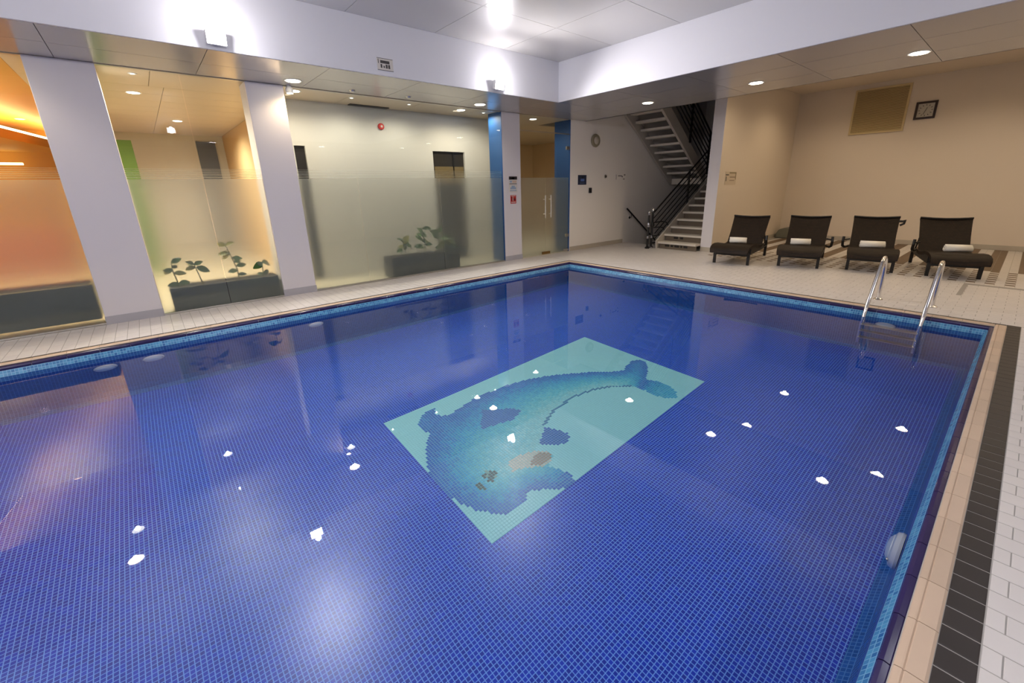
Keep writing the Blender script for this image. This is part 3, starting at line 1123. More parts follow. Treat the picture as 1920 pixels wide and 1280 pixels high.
# ceilings
ci = struct(MB().box((XI - .12, -.8, ZS + .021), (XG - .02, 7.68, ZS + .06)).box((-17, -.8, ZS + .021), (XI - .12, 1.95, ZS + .06)).box((-13, 6.3, ZS + .021), (XG - .5, 11, ZS + .06)).box((XI - .12, 6.3, ZS + .021), (XG - .5, 7.7, ZS + .06)).build('ceiling_lobby', M['dark_gap']))
panels(ci, XI - .12, XG - .04, -.8, 7.68, 1.2, 1.23, ZS, M['int_ceil'])
panels(ci, -14, XI - .12, -.8, 1.95, .6, 1.37, ZS, M['int_ceil'])
panels(ci, -12, XI - .12, 6.3, 11, 1.2, 1.2, ZS, M['int_ceil'])
struct(MB().box((-17, -9, 3.15), (XG - .02, -.8, 3.2)).build('ceiling_restaurant', M['int_ceil_o']))
struct(MB().box((-8.2, -9, ZS), (XG - .02, -.8, 3.15)).build('ceiling_restaurant_edge', M['int_ceil_o']))
# dropped ceiling with a cove along one edge
a, b = Vector((-8.25, -2.63)), Vector((-16.8, -1.0))
dd = (b - a).normalized()
nn = Vector((dd.y, -dd.x))          # towards -y side
if nn.y > 0:
    nn = -nn
pts = [a, b, b + nn * 6, a + nn * 6]
drop = MB().prism([(p.x, p.y) for p in pts], 'z', 2.62, 2.80)
struct(drop.build('ceiling_dropped', M['int_ceil_o']))
ms = MB()
c1, c2 = a + nn * .05, b + nn * .05
e1, e2 = a + nn * .22, b + nn * .22
ms.prism([(c1.x, c1.y), (c2.x, c2.y), (e2.x, e2.y), (e1.x, e1.y)], 'z', 2.801, 2.86)
cl = ms.build('cove_light', emat('cove_glow', (1.0, .80, .42), 16.0, True))
tag(cl, 'bright golden cove light strip in the ceiling behind the near glass', 'light strip')
# rows of warm lamps far away
for i, (x, y, z, L) in enumerate(((-15.5, -3.6, 2.55, 2.6), (-16.2, -5.4, 2.45, 1.6), (-14.4, -3.0, 2.58, .5), (-16.4, -2.4, 2.35, .8))):
    t = MB().box((-.06, -L / 2, -.05), (.06, L / 2, 0)).build('pendant_lamp', emat('pendant_glow_%d' % i, (1, .74, .34), 8.0), loc=(x, y, z))
    tag(t, ('longest', 'middle-length', 'shortest', 'low') [i] + ' glowing lamp bar in the far orange room', 'pendant light', 'glowing lamps in the orange room')
bq = MB().box((-12.6, -6.5, 0), (-11.9, -1.2, .95)).build('banquette', M['int_red'])
tag(bq, 'red-brown banquette blurred behind the orange frosted glass', 'bench')


for k, (x, y) in enumerate(((-10.2, -1.9), (-10.6, -4.6), (-13.4, -3.4), (-14.6, -1.6))):
    downlight(x, y, 3.15 if k in (0, 3) else 2.62, emat('restaurant_fill_lamp_%d' % k, (1, .72, .34), GLOW * .5),
              ('warm downlight added in the orange room near the cove', 'warm downlight added in the lowered orange ceiling', 'farther warm downlight added in the lowered orange ceiling', 'farthest warm downlight added in the orange room')[k],
              .06, 'warm downlights added to light the orange room', 440, (1, .74, .34), 165)  # fill lamps added to keep the orange room bright
for x, y, wt, lb in ((-7.44, -1.02, 60, 'downlight behind the orange-lit glass'), (-7.40, 2.05, 50, 'downlight behind the glass past the column'), (-7.40, 4.96, 50, 'downlight behind the glass above the second planter'),
                 (-7.5, 6.9, 30, 'fill downlight added just behind the glass doors'),  # added to brighten the dark area by the doors
                 (-9.6, 7.6, 60, 'downlight in the foyer behind the glass doors'), (-8.6, 9.2, 60, 'farther downlight in the foyer behind the glass doors'), (-8.75, .25, 420, 'downlight in the corridor near the glass'),
                 (-11.5, .9, 330, 'downlight farther down the corridor')):  # larger ones
    downlight(x, y, ZS if x > -17 else 3.1, M['em_int'], lb, .07, 'lobby downlights behind the glass', wt, (1, .86, .66), 165)
for x, y, wt, lb in ((-7.42, 2.9, 40, 'tiny fill spot added nearest the spotlit column'), (-7.42, 3.9, 40, 'tiny fill spot added in the middle of the wide bay'), (-7.42, 5.5, 30, 'tiny fill spot added beside the blue return'),
                     (-7.45, .25, 90, 'tiny fill spot added over the planter between the columns')):
    downlight(x, y, ZS, M['em_tiny'], lb, .022, 'tiny fill spots added in the lobby ceiling', wt, (1, .90, .72), 170)  # added fill that brightens the frosted glass from behind
# slot diffuser, sprinkler, alarm
vt = MB().box((XI + .03, 3.05, ZS - .012), (XI + .15, 3.75, ZS)).build('slot_diffuser', M['blackplastic'])
tag(vt, 'long dark air slot in the lobby ceiling behind the glass', 'air vent')
al = empty('fire_alarm', (XI, 3.62, 2.62))
tag(al, 'red round fire alarm high on the lobby wall behind glass', 'fire alarm')
MB().lathe([(.055, 0), (.055, .03), (.04, .045)], axis='x').build('body', M['red'], al, True)
MB().lathe([(.02, .045), (.015, .05)], axis='x').build('cap', M['paper'], al, True)
for (x, y, lb) in ((-6.90, 2.72, 'small ceiling sensor near the white column'), (-6.85, 3.6, 'tiny ceiling sensor in the middle of the side soffit')):
    sp_ = empty('ceiling_sensor', (x, y, ZS))
    tag(sp_, lb, 'sensor', 'ceiling sensors')
    MB().lathe([(.03, -.02), (.04, -.006), (.045, 0)]).build('body', M['brushed'], sp_, True)

# ================================================================== PLANTERS AND PLANTS
def planter(y0, y1, x0, x1, h, z0, name, label):
    o = empty(name, ((x0 + x1) / 2, (y0 + y1) / 2, z0))
    tag(o, label, 'planter', 'dark troughs behind the glass')
    hx, hy = (x1 - x0) / 2, (y1 - y0) / 2
    t = .02
    bd = MB()
    bd.box((-hx, -hy, 0), (hx, -hy + t, h)).box((-hx, hy - t, 0), (hx, hy, h)).box((hx - t, -hy + t, 0), (hx, hy - t, h)).box((-hx, -hy + t, 0), (-hx + t, hy - t, h)).box((-hx + t, -hy + t, 0), (hx - t, hy - t, .02))
    bd.build('trough', M['planter'], o)
    MB().box((hx, -hy, h * .55), (hx + .006, hy, h)).build('rim_band', mat('planter_band', (46, 48, 54), .5), o)
    MB().box((-hx + t, -hy + t, h - .06), (hx - t, hy - t, h - .03)).build('soil', M['soil'], o)
    return o


planter(.05, 1.335, -7.50, -7.157, .33, -.005, 'planter', 'charcoal planter box with small leafy plants, between two white columns')
planter(3.15, 4.57, -7.50, -7.157, .36, -.005, 'planter', 'charcoal planter box behind the wide frosted glass bay')
planter(-5.6, -.66, -7.60, -7.175, .43, .07, 'planter', 'long black trough behind the orange-lit glass')


def leaf_mesh(name, L, W, m, bend=.25):
    n = 6
    vs, fs = [], []
    for i in range(n + 1):
        t = i / n
        wd = W * math.sin(math.pi * min(1, t * .92 + .04)) ** .8 * (1 - .25 * t)
        z = -bend * L * t * t
        vs += [(-wd / 2, L * t, z + .12 * wd), (0, L * t, z), (wd / 2, L * t, z + .12 * wd)]
    for i in range(n):
        for k in (0, 1):
            fs.append((i * 3 + k, i * 3 + k + 1, i * 3 + k + 4, i * 3 + k + 3))
    me = bpy.data.meshes.new(name)
    me.from_pydata(vs, [], fs)
    me.materials.append(m)
    for p in me.polygons:
        p.use_smooth = True
    return me


LM = [leaf_mesh('leaf', .13, .085, M['leaf']), leaf_mesh('leaf', .11, .07, M['leaf2']), leaf_mesh('leaf', .14, .09, M['leaf3'])]


def plant(x, y, z, stem_pts, leaves, label):
    o = empty('leafy_plant', (x, y, z))
    tag(o, label, 'plant', 'small plants in the troughs')
    n = len(stem_pts)
    MB().tube(stem_pts, .006, 7, rs=[.009 - .004 * i / (n - 1) for i in range(n)]).build('stem', M['stem'], o, True)
    for (lx, ly, lz, az, tilt, k, s) in leaves:
        l = shared('leaf', LM[k], o, (lx, ly, lz), (s, s, s))
        l.rotation_mode = 'YXZ'
        a_ = (az + 180) % 360 - 180
        near0 = abs(a_) < 90
        roll = (62 if near0 else -62) + (lz * 997 % 30 - 15)
        l.rotation_euler = (math.radians(tilt), math.radians(roll), math.radians(a_ * .5 if near0 else 180 - (180 - abs(a_)) * .5 * (1 if a_ > 0 else -1)))
    return o


plant(-7.20, .16, .296, [(0, 0, 0), (.005, -.01, .12), (.01, -.03, .26), (.0, -.02, .36)],
      [(0, -.02, .26, 170, 10, 1, 1.0), (.01, -.03, .30, 60, 5, 1, .8), (-.01, -.02, .26, 110, -10, 2, 1.1), (0, -.02, .36, -20, 25, 0, .9), (.01, 0, .08, 20, 5, 0, 1.0), (0, 0, .08, 190, 0, 0, .9), (0, -.02, .22, -40, 0, 2, .9)],
      'sparse broad-leaved plant at the planter end beside the widest column')
plant(-7.20, .42, .305, [(0, 0, 0), (.005, -.02, .14), (.01, -.05, .30)],
      [(.01, -.05, .30, 100, 10, 1, .9), (.01, -.05, .31, 200, 30, 1, .8), (.01, -.05, .30, -30, 20, 0, .8), (.0, -.03, .26, -10, -25, 0, 1.2), (0, -.04, .26, 150, -5, 2, .9)],
      'short plant with a round leaf cluster, second from the widest column')
plant(-7.22, .85, .296, [(0, 0, 0), (.0, .0, .18), (.01, -.04, .36), (.01, -.08, .52)],
      [(.01, -.08, .52, 100, 20, 2, .9), (.01, -.08, .52, -80, 25, 2, .9), (.01, -.05, .40, 90, -20, 2, 1.2), (.01, -.06, .42, 170, 0, 2, .9), (.0, 0, .22, 20, 10, 0, 1.0), (0, .0, .16, 160, 0, 0, .9), (.01, -.03, .34, -60, 0, 0, .9), (0, 0, .10, -30, 5, 1, .9), (.01, -.02, .28, 60, 10, 0, .9)],
      'tallest pale-leaved plant in the planter between the columns')
plant(-7.19, 1.14, .31, [(0, 0, 0), (.0, .02, .10), (.0, .03, .22)],
      [(0, .03, .22, 80, -10, 0, 1.5), (0, .03, .22, -90, -15, 0, 1.3), (0, .02, .06, 50, 20, 1, 1.0), (0, .02, .05, 140, 20, 1, .8)],
      'low plant with one large green leaf beside the spotlit column')
pr_ = random.Random(11)
for i, (y, hgt, lb) in enumerate(((3.45, .30, 'blurred thin plant at the end of the farther planter'), (3.85, .5, 'blurred tall plant in the middle of the farther planter'),
                                  (4.15, .42, 'blurred bushy plant in the farther planter'), (4.42, .28, 'blurred low plant nearest the signed column'))):
    lv = []
    for k in range(9):
        z = hgt * pr_.uniform(.25, 1)
        lv.append((pr_.uniform(-.02, .02), pr_.uniform(-.03, .03), z, pr_.uniform(0, 360), pr_.uniform(-10, 50), pr_.randrange(3), pr_.uniform(.9, 1.5)))
    plant(-7.22, y, .33, [(0, 0, 0), (0, .01, hgt * .5), (0, -.02, hgt)], lv, lb)

# ================================================================== SIGNS AND WALL FITTINGS
def plate(name, parent, x, y0, y1, z0, z1, m, t=.006):
    return MB().box((x, y0, z0), (x + t, y1, z1)).build(name, m, parent)


def sign_on_x(name, x, y0, y1, z0, z1, label, cat, body, marks):
    o = plate(name, None, x, y0, y1, z0, z1, body)
    tag(o, label, cat)
    W, H = y1 - y0, z1 - z0
    for (a, b, c, d, m) in marks:
        plate('print', o, x + .006, y0 + a * W, y0 + b * W, z0 + c * H, z0 + d * H, m, .0012)
    return o


sign_on_x('beam_sign', XB, 2.665, 2.88, 2.985, 3.125, 'small pale sign with dark print on the white beam face', 'sign', M['paper'],
          [(.0, 1, .96, 1, M['ink']), (.06, .10, .55, .9, M['ink']), (.2, .78, .58, .82, M['ink']), (.2, .3, .2, .5, M['ink']), (.38, .46, .22, .4, M['ink']), (.52, .64, .2, .52, M['ink']), (.68, .8, .2, .52, M['ink']), (.0, 1, 0, .04, M['ink'])])
sign_on_x('notice_sign', XG, 5.835, 6.055, 1.41, 1.725, 'white notice with a dark heading on the column by the doors', 'sign', M['paper'],
          [(.0, 1, .80, 1, mat('sign_dark', (30, 24, 34), .5)), (.3, .72, .84, .93, M['paper']), (.1, .35, .62, .72, M['paleblue']), (.42, .9, .60, .74, mat('sign_pinkish', (206, 178, 160), .5)), (.05, .95, .52, .56, M['ink']),
           (.3, .7, .30, .42, M['paleblue']), (.15, .85, .2, .32, M['paleblue']), (.1, .9, .08, .14, M['paleblue'])])
sign_on_x('safety_sign', XG, 5.868, 6.02, 1.185, 1.355, 'small red safety sign below the white notice on the column', 'sign', M['red'],
          [(.1, .3, .3, .8, mat('sign_red_dark', (120, 16, 16), .5)), (.5, .9, .35, .62, mat('sign_red_dark2', (110, 14, 14), .5)), (.35, .45, .3, .85, M['paper']), (.1, .9, .1, .2, M['paper']), (.1, .9, .88, .94, M['paper'])])
sign_on_x('room_sign', XG, 7.95, 8.25, 1.535, 1.755, 'dark blue square sign on the wall beside the glass doors', 'sign', M['navy'],
          [(.3, .75, .35, .62, mat('sign_blue', (84, 108, 168), .5)), (.45, .6, .66, .85, M['blackplastic']), (.2, .8, .12, .22, mat('sign_blue2', (80, 92, 124), .5))])
sign_on_x('direction_sign', XG, 9.40, 9.81, 1.63, 1.785, 'pale rectangular sign with thin dark lettering near the handrail', 'sign', M['wall'],
          [(0, .03, .1, .9, M['ink']), (.2, .62, .62, .74, M['ink']), (.6, .68, .45, .66, M['ink']), (.8, .95, .72, .95, mat('sign_grey', (140, 128, 118), .5)), (.72, .9, .1, .25, mat('sign_grey2', (140, 128, 118), .5))])
sw = empty('card_reader', (XG, 8.39, 1.40))
tag(sw, 'small black card reader below the blue sign', 'switch')
MB().box((0, -.045, -.06), (.03, .045, .06)).build('body', M['blackplastic'], sw, bevel=.006)
MB().box((.03, -.012, .03), (.032, .012, .036)).build('indicator', M['ink'], sw)
sn = empty('door_button', (XG, 8.97, 1.72))
tag(sn, 'small dark round button on the wall right of the blue sign', 'button')
MB().lathe([(.045, 0), (.045, .012)], axis='x').build('plate', M['brushed'], sn, True)
MB().lathe([(.03, .012), (.026, .03)], axis='x').build('knob', M['ink'], sn, True)
fn = empty('wall_speaker', (XG, 8.52, 2.53))
tag(fn, 'pale round speaker high on the wall between doors and stairs', 'speaker')
MB().lathe([(.14, 0), (.15, .03), (.135, .06)], axis='x').build('rim', mat('speaker_rim', (146, 136, 112), .6), fn, True)
MB().lathe([(.09, .058), (.07, .075), (.02, .085)], axis='x').build('cone', mat('speaker_cone', (190, 180, 164), .6), fn, True)
# sign on the stub wall, facing +x
sign_on_x('rules_sign', -4.55, 9.95, 10.50, 1.46, 1.74, 'faint sign with an arrow on the wall beside the first lounger', 'sign', mat('sign_tan', (206, 190, 168), .6),
          [(0.02, .3, .72, .8, M['ink']), (.35, .95, .86, .96, mat('sign_olive', (140, 126, 96), .6)), (.4, .9, .55, .62, mat('sign_olive2', (140, 122, 100), .6)), (.06, .12, .28, .64, M['ink']), (.4, .85, .3, .36, mat('sign_olive3', (150, 130, 108), .6)), (.9, .96, .4, .95, mat('sign_olive4', (140, 126, 96), .6))])

# vent grille on the back wall
vg = empty('vent_grille', (-2.82, YBK, 3.065))
tag(vg, 'large square louvred vent high on the alcove wall', 'air vent')
M['vent'] = mat('vent_cream', (206, 184, 136), .55)
fm = MB()
for (a, b) in (((-.52, -.03, -.5), (.52, 0, -.46)), ((-.52, -.03, .46), (.52, 0, .5)), ((-.52, -.03, -.46), (-.48, 0, .46)), ((.48, -.03, -.46), (.52, 0, .46))):
    fm.box(a, b)
fm.build('frame', M['vent'], vg)
MB().box((-.48, -.006, -.46), (.48, -.002, .46)).build('backing', mat('vent_back', (146, 124, 82), .7), vg)
lv = MB().prism([(-.026, -.006), (-.022, -.009), (-.008, .009), (-.012, .012)], 'x', -.48, .48)
me = bpy.data.meshes.new('slat')
me.from_pydata(lv.v, [], lv.f)
me.materials.append(M['vent'])
for k in range(32):
    shared('slat', me, vg, (0, 0, -.445 + k * .0287))

# square clock
ck = empty('wall_clock', (-1.98, YBK, 2.955))
tag(ck, 'square wall clock in a dark frame beside the vent', 'clock')
for (prof, lo) in ((1, 0),):
    R0, R1 = .18, .138
    c = [(-R0, -R0), (R0, -R0), (R0, R0), (-R0, R0)]
    ci_ = [(-R1, -R1), (R1, -R1), (R1, R1), (-R1, R1)]
    for k in range(4):
        a, b = c[k], c[(k + 1) % 4]
        d, e = ci_[(k + 1) % 4], ci_[k]
        z0, z1 = 0, -.035
        vs = [(p[0], y, p[1]) for y in (0, -.035) for p in (a, b, d, e)]
        MB().add(vs, [(0, 1, 2, 3), (7, 6, 5, 4), (0, 4, 5, 1), (1, 5, 6, 2), (2, 6, 7, 3), (3, 7, 4, 0)]).build('frame_side', mat('clock_frame', (44, 24, 16), .35), ck)
MB().box((-R1, -.016, -R1), (R1, -.01, R1)).build('face', mat('clock_face', (190, 184, 170), .4, noise=(40, .12)), ck)
for k in range(12):
    a = math.radians(30 * k)
    m = MB().box((-.006, -.0185, -.014), (.006, -.0165, .014)).build('hour_mark', M['ink'], ck, loc=(.108 * math.sin(a), 0, .108 * math.cos(a)))
    m.rotation_euler = (0, a, 0)
for L, a, nm in ((.06, 20, 'hour_hand'), (.09, 200, 'minute_hand')):
    m = MB().box((-.005, -.022, -.01), (.005, -.020, L)).build(nm, M['ink'], ck)
    m.rotation_euler = (0, math.radians(a), 0)

# ================================================================== STAIRS
RS, GO = .165, .265
Y0S = 9.47
stair = empty('stair_flight', (0, 0, 0))
tag(stair, 'lower flight of pale stairs climbing away behind the wall end', 'stairs')
xa, xb = -5.78, -4.81
for i in range(9):
    y = Y0S + i * GO
    MB().box((xa, y - .025, RS * (i + 1) - .045), (xb, y + GO + .01, RS * (i + 1))).build('tread', M['tread'], stair)
    MB().box((xa + .02, y + .012, RS * i - (0 if i == 0 else .0)), (xb, y + .03, RS * (i + 1) - .045)).build('riser', M['riser'], stair)
sp = MB().prism([(Y0S - .05, 0), (Y0S + .25, 0), (Y0S + 9 * GO + .1, RS * 9 - .22), (Y0S + 9 * GO + .1, RS * 10 + .02), (Y0S + 9 * GO - .05, RS * 10 + .02), (Y0S - .08, RS + .02)], 'x', xa - .045, xa)
sp.build('stringer', M['stringer'], stair)
for n_, (z0, dashes) in enumerate(((.045, ((.18, .30), (.34, .40), (.44, .56), (.60, .64), (.68, .78))), (.21, ((.25, .36), (.42, .50))))):
    for a, b in dashes:
        MB().box((xa + a * .97, Y0S + n_ * GO + .009, z0 + .01), (xa + b * .97, Y0S + n_ * GO + .012, z0 + .06)).build('riser_mark', M['blackplastic'], stair)
YL = Y0S + 9 * GO
ZL = RS * 10
ld = MB().box((XG, YL + .115, ZL - .16), (-4.81, YBK - .01, ZL)).build('stair_landing', M['tread'])
tag(ld, 'half landing joining the two stair flights', 'stair landing')

up = empty('stair_flight', (0, 0, 0))
tag(up, 'upper stair flight seen from underneath above the cream wall', 'stairs')
ux0, ux1 = XG + .02, -6.02
R2, G2 = .175, .236
for i in range(13):
    y = YL + .05 - i * G2
    z = ZL + R2 * (i + 1)
    MB().box((ux0 + .05, y - G2 - .0, z - .05), (ux1 - .05, y + .02 - .06, z)).build('tread', M['tread'], up)
L_ = 13
for x0, nm in ((ux0, 'stringer'), (ux1 - .06, 'stringer')):
    y1, y0 = YL + .11, YL + .05 - L_ * G2
    z1, z0 = ZL - .05, ZL + R2 * L_
    MB().prism([(y1, z1 - .12), (y1, z1 + .22), (y0, z0 + .12), (y0, z0 - .2)], 'x', x0, x0 + .06).build('stringer', M['stringer'], up)

dn = empty('stair_flight', (0, 0, 0))
tag(dn, 'flight of stairs going down beside the cream wall', 'stairs')
for i in range(8):
    y = ST_Y0 + i * GO
    MB().box((XG + .01, y, -RS * (i + 1) - .05), (ST_X1 - .03, y + GO + .02, -RS * (i + 1))).build('tread', M['tread'], dn)
struct(MB().box((ST_X1 - .02, ST_Y0, -3), (ST_X1, YBK, -.26)).build('wall_downstairs', M['wall']))

# railings
rl = empty('stair_railing', (-5.872, 9.30, 0))
tag(rl, 'black railing with sloping bars along the lower stair flight', 'railing')
xr = 0.0
sl_ = RS / GO
for k, h in enumerate((.92, .78, .64, .50, .36, .22)):
    y0, y1 = (.03, 2.75)
    if k > 1:
        y0 = .12
    MB().tube([(xr, y0, h + sl_ * (y0 - .12)), (xr, y1, h + sl_ * (y1 - .12))], .02 if k == 0 else .012, 8).build('handrail' if k == 0 else 'bar', M['black'], rl, True)
for y, z0, z1 in ((1.53, .88 - .1, .88 + .98), (2.62, 1.5, 2.55)):
    MB().box((xr - .02, y - .02, z0), (xr + .02, y + .02, z1)).build('post', M['black'], rl)
# curled return at the foot
MB().tube([(xr, .06, .62), (xr + .02, .35, .63), (xr + .03, .55, .60), (xr + .03, .68, .50), (xr + .02, .72, .42)], .014, 8).build('scroll', M['black'], rl, True)
MB().tube([(xr, .06, .50), (xr + .02, .30, .50), (xr + .03, .44, .47), (xr + .03, .52, .38), (xr + .02, .40, .30), (xr, .06, .30)], .012, 8).build('scroll', M['black'], rl, True)
MB().tube([(xr, .06, .13), (xr, .34, .13)], .02, 8).build('foot_bar', M['black'], rl, True)
for y, hh, nm in ((-.06, .80, 'a'), (.10, .86, 'b')):
    np_ = empty('newel_post', (-5.945 + (0 if nm == 'a' else .0), 9.30 + y, 0))
    tag(np_, 'black newel post with chrome collar, ' + ('nearer the pool' if nm == 'a' else 'nearer the steps'), 'post', 'newel posts at the foot of the stairs')
    MB().lathe([(.055, 0), (.055, .03), (.03, .05)]).build('base_plate', M['chrome'] if nm == 'b' else M['black'], np_, True)
    MB().lathe([(.026, .05), (.026, hh)]).build('shaft', M['black'], np_, True)
    MB().lathe([(.036, .24), (.042, .27), (.036, .31)]).build('collar', M['chrome'], np_, True)
    MB().lathe([(.03, hh), (.045, hh + .02), (.045, hh + .05), (.02, hh + .09)]).build('finial', M['chrome'], np_, True)
    MB().lathe([(.04, .52), (.055, .57), (.04, .62)]).build('boss', M['chrome'] if nm == 'a' else M['black'], np_, True)

wrail = empty('wall_handrail', (XG, 9.86, .9))
tag(wrail, 'black handrail sloping down along the cream wall', 'handrail')
MB().tube([(.07, 0, 0), (.07, 2.6, -.66 * 2.6)], .022, 10).build('rail', M['black'], wrail, True)
for t in (.22, 1.6):
    MB().tube([(0, t, -.66 * t - .10), (.05, t, -.66 * t - .10), (.07, t, -.66 * t)], .010, 8).lathe([(.035, 0), (.03, .01)], (0, t, -.66 * t - .10), 12, 'x').build('wall_bracket', M['black'], wrail, True)

ur = empty('stair_railing', (ux1 + .045, 0, 0))
tag(ur, 'black railing with sloping bars on the upper stair flight', 'railing')
s2_ = R2 / G2
ya, yb_ = YL + .15, YL + .05 - 13 * G2
za, zb_ = ZL + .1, ZL + R2 * 13 + .1
for k, h in enumerate((1.0, .86, .72, .58, .44, .30, .16)):
    MB().tube([(0, ya, za + h), (0, yb_, zb_ + h)], .022 if k == 0 else .014, 8).build('handrail' if k == 0 else 'bar', M['black'], ur, True)
for t in (.02, .35, .7, .98):
    y = ya + (yb_ - ya) * t
    z = za + (zb_ - za) * t
    MB().box((-.02, y - .02, z - .05), (.02, y + .02, z + 1.0)).build('post', M['black'], ur)
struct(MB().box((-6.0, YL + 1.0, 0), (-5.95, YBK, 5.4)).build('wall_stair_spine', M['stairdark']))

# ================================================================== LOUNGERS
def lounger(x, y, ang, label, arms, clip=False):
    o = empty('sun_lounger', (x, y, 0), math.radians(ang))
    tag(o, label, 'sun lounger', 'dark wicker loungers along the alcove wall')
    W = .34
    # woven bed: profile (y, z, half width)
    prof = [(-.27, .235, .325), (-.255, .30, .335), (-.20, .345, .34), (-.08, .372, .345), (.06, .378, .345), (.25, .365, .34), (.45, .33, .335), (.62, .305, .335), (.78, .30, .335), (.90, .315, .335)]

    def sheet(pf, th, name, parent, sag=.012):
        n = 9
        vs, fs = [], []
        m = len(pf)
        for s_, dz in ((0, 0), (1, -th)):
            for i, (yy, zz, hw) in enumerate(pf):
                a, b = pf[max(0, i - 1)], pf[min(m - 1, i + 1)]
                tx, tz = b[0] - a[0], b[1] - a[1]
                L = math.hypot(tx, tz)
                nx_, nz_ = -tz / L, tx / L
                for k in range(n):
                    u = k / (n - 1) * 2 - 1
                    e = (1 - u * u) * sag
                    vs.append((u * hw, yy + nx_ * (dz - e), zz + nz_ * (dz - e)))
        N = m * n
        for i in range(m - 1):
            for k in range(n - 1):
                a = i * n + k
                fs.append((a, a + 1, a + n + 1, a + n))
                fs.append((N + a, N + a + n, N + a + n + 1, N + a + 1))
            a = i * n
            fs.append((a, a + n, N + a + n, N + a))
            a = i * n + n - 1
            fs.append((a, N + a, N + a + n, a + n))
        for k in range(n - 1):
            fs.append((k, N + k, N + k + 1, k + 1))
            a = (m - 1) * n + k
            fs.append((a, a + 1, N + a + 1, N + a))
        return MB().add(vs, fs).build(name, M['wicker'], parent, True)
    sheet(prof, .05, 'seat', o)
    bp_ = [(.86, .30, .325), (.93, .40, .325), (1.02, .53, .325), (1.12, .67, .33), (1.20, .79, .335), (1.225, .825, .34)]
    bk = sheet(bp_, .035, 'backrest', o, .02)
    MB().tube([(-.34, 1.225, .835), (-.17, 1.222, .822), (0, 1.22, .817), (.17, 1.222, .822), (.34, 1.225, .835)], .016, 8).build('top_rail', M['lframe'], bk, True)
    # frame: front apron and side rails
    fr = MB()
    fr.box((-.31, -.015, .165), (.31, .03, .33))
    fr.build('front_apron', M['lframe'], o)
    for s_ in (-1, 1):
        MB().prism([(-.0, .20), (1.10, .20), (1.10, .27), (.7, .27), (.4, .31), (.06, .34), (-.0, .34)], 'x', s_ * .315 - .018, s_ * .315 + .018).build('side_rail', M['lframe'], o)
    for sx, yy in ((-1, 0), (1, 0), (-1, 1.42), (1, 1.42)):
        MB().prism([(yy - .025, 0), (yy + .02, 0), (yy + .03, .22 if yy < 1 else .26), (yy - .03, .22 if yy < 1 else .26)], 'x', sx * .30 - .022, sx * .30 + .022).build('leg', M['lframe'], o)
    for s_ in (-1, 1):
        MB().box((s_ * .30 - .02, 1.05, .21), (s_ * .30 + .02, 1.46, .26)).build('rear_rail', M['lframe'], o)
        MB().tube([(s_ * .28, 1.40, .24), (s_ * .28, 1.12, .64)], .014, 6).build('back_strut', M['lframe'], o)
    for s_ in arms:
        a = MB()
        pts_ = []
        for k in range(9):
            t = math.radians(-100 + k * 28)
            pts_.append((s_ * (.40 + .0 * k), .72 + .13 * math.sin(t) * .8, .34 + .11 - .11 * math.cos(t)))
        a.tube([(s_ * .34, .95, .30), (s_ * .40, .84, .29), (s_ * .43, .72, .33), (s_ * .435, .66, .42), (s_ * .43, .68, .50)], .022, 8)
        a.tube([(s_ * .34, .78, .45), (s_ * .40, .72, .44), (s_ * .43, .69, .45)], .014, 8)
        a.build('arm_hook', M['lframe'], o, True)
    if clip:
        MB().tube([(.33, 1.20, .76), (.38, 1.19, .76), (.41, 1.18, .78), (.40, 1.17, .72), (.35, 1.16, .69)], .02, 8).build('clip', M['blackplastic'], o, True)
    return o


def towel(x, y, z, ang, label, L=.33, r=.068):
    o = empty('rolled_towel', (x, y, z), math.radians(ang))
    tag(o, label, 'towel', 'rolled white towels on the loungers')
    # spiral roll
    n, vs, fs = 46, [], []
    for s_ in (-L / 2, L / 2):
        for k in range(n):
            a = k / (n - 1) * 2 * math.pi * 2.6
            rr = r * (.35 + .65 * k / (n - 1))
            vs.append((s_ + (.006 * math.sin(k * .9)), rr * math.cos(a), r + rr * math.sin(a)))
    for k in range(n - 1):
        fs.append((k, k + 1, n + k + 1, n + k))
    t = MB().add(vs, fs).build('cloth', M['towel'], o, True)
    sd = t.modifiers.new('thick', 'SOLIDIFY')
    sd.thickness = .016
    MB().lathe([(r * .55, -L / 2 + .012), (r * .62, 0), (r * .55, L / 2 - .012)], (0, 0, r), 16, 'x').build('core', M['towel'], o, True)
    return o


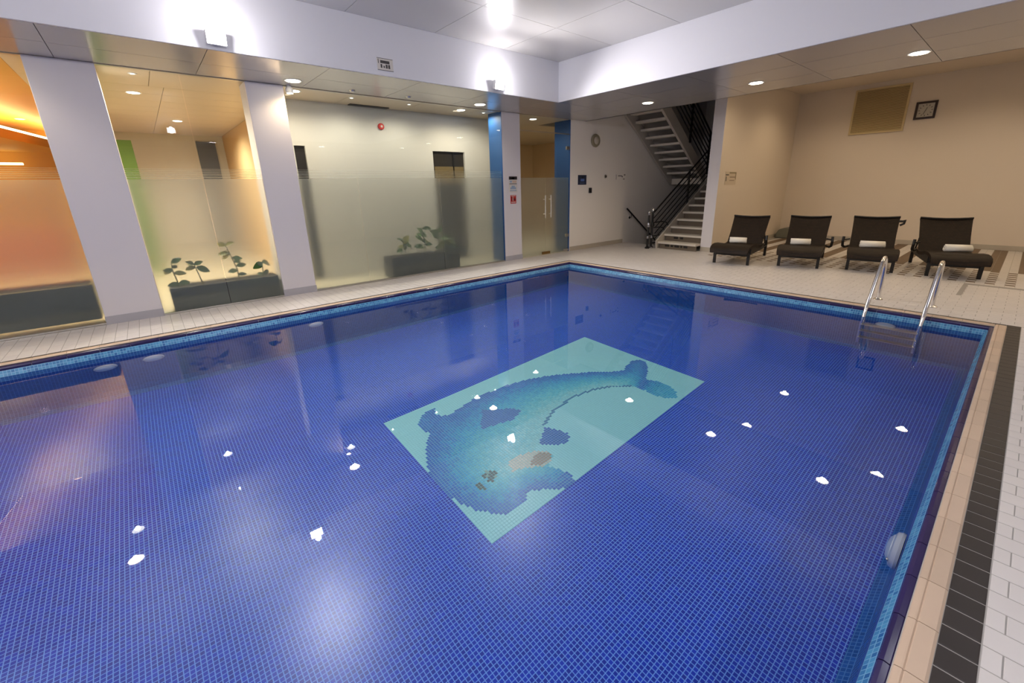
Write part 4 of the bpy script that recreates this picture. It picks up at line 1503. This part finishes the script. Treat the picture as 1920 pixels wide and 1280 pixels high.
LG = [(-3.56, 8.435, 9, 'dark wicker lounger nearest the stairs', (1,), False, (.0, .36)),
      (-2.555, 8.89, 12, 'dark wicker lounger second from the stairs, beside the grey box', (1,), False, (-.04, .38)),
      (-1.585, 9.255, 12, 'dark wicker lounger with a clip on its backrest corner', (-1,), True, (-.01, .34)),
      (-.575, 9.465, 16, 'dark wicker lounger farthest from the stairs, arm hook facing its neighbour', (-1,), False, (.06, .36))]
for i, (x, y, a, lb, arms, clip, tw) in enumerate(LG):
    lounger(x, y, a, lb, arms, clip)
    ca, sa = math.cos(math.radians(a)), math.sin(math.radians(a))
    tx, ty = x + tw[0] * ca - tw[1] * sa, y + tw[0] * sa + tw[1] * ca
    towel(tx, ty, .345, a + (8, 6, 4, 5)[i], ('rolled white towel on the lounger nearest the stairs', 'rolled white towel on the second lounger from the stairs',
                                       'rolled white towel on the lounger with the clip', 'rolled white towel on the lounger farthest from the stairs')[i], (.29, .31, .34, .32)[i])
gb = empty('storage_box', (-4.15, 13.5, 0))
tag(gb, 'low rounded grey box on the floor against the alcove wall', 'box')
pf_ = [(-.33, 0), (.33, 0), (.33, .16), (.27, .24), (.15, .285), (-.15, .285), (-.27, .24), (-.33, .14)]
MB().prism(pf_[::-1], 'y', -.2, .2).build('shell', mat('box_grey', (112, 112, 100), .6), gb, bevel=.02)
MB().box((-.34, -.21, .0), (.34, -.2, .03)).build('foot_rim', mat('box_rim', (80, 80, 74), .6), gb)

# ================================================================== LADDER
lad = empty('pool_ladder', (-.785, 7.06, 0))
tag(lad, 'polished steel pool ladder with two arched rails', 'ladder')
for s_ in (-1, 1):
    x = s_ * .26
    P0 = [(x, 0, 0), (x, -.005, .2), (x, -.02, .38), (x, -.05, .49), (x, -.10, .555), (x, -.165, .575), (x, -.235, .545), (x, -.30, .47), (x, -.44, .25), (x, -.57, .05), (x, -.625, -.08), (x, -.665, -.25), (x, -.69, -.5), (x, -.69, -1.12)]
    # smooth
    for _ in range(2):
        Q = [P0[0]]
        for a, b in zip(P0, P0[1:]):
            a, b = Vector(a), Vector(b)
            Q += [tuple(a * .75 + b * .25), tuple(a * .25 + b * .75)]
        Q.append(P0[-1])
        P0 = Q
    MB().tube(P0, .0215, 14).build('rail', M['steel'], lad, True)
    MB().lathe([(.052, .0), (.052, .008), (.035, .018), (.024, .03)], (x, 0, 0), 24).build('flange', M['steel'], lad, True)
for z in (-.40, -.66, -.92):
    MB().box((-.26, -.73, z), (.26, -.65, z + .025)).build('step', M['brushed'], lad, bevel=.006)
receives(lad)
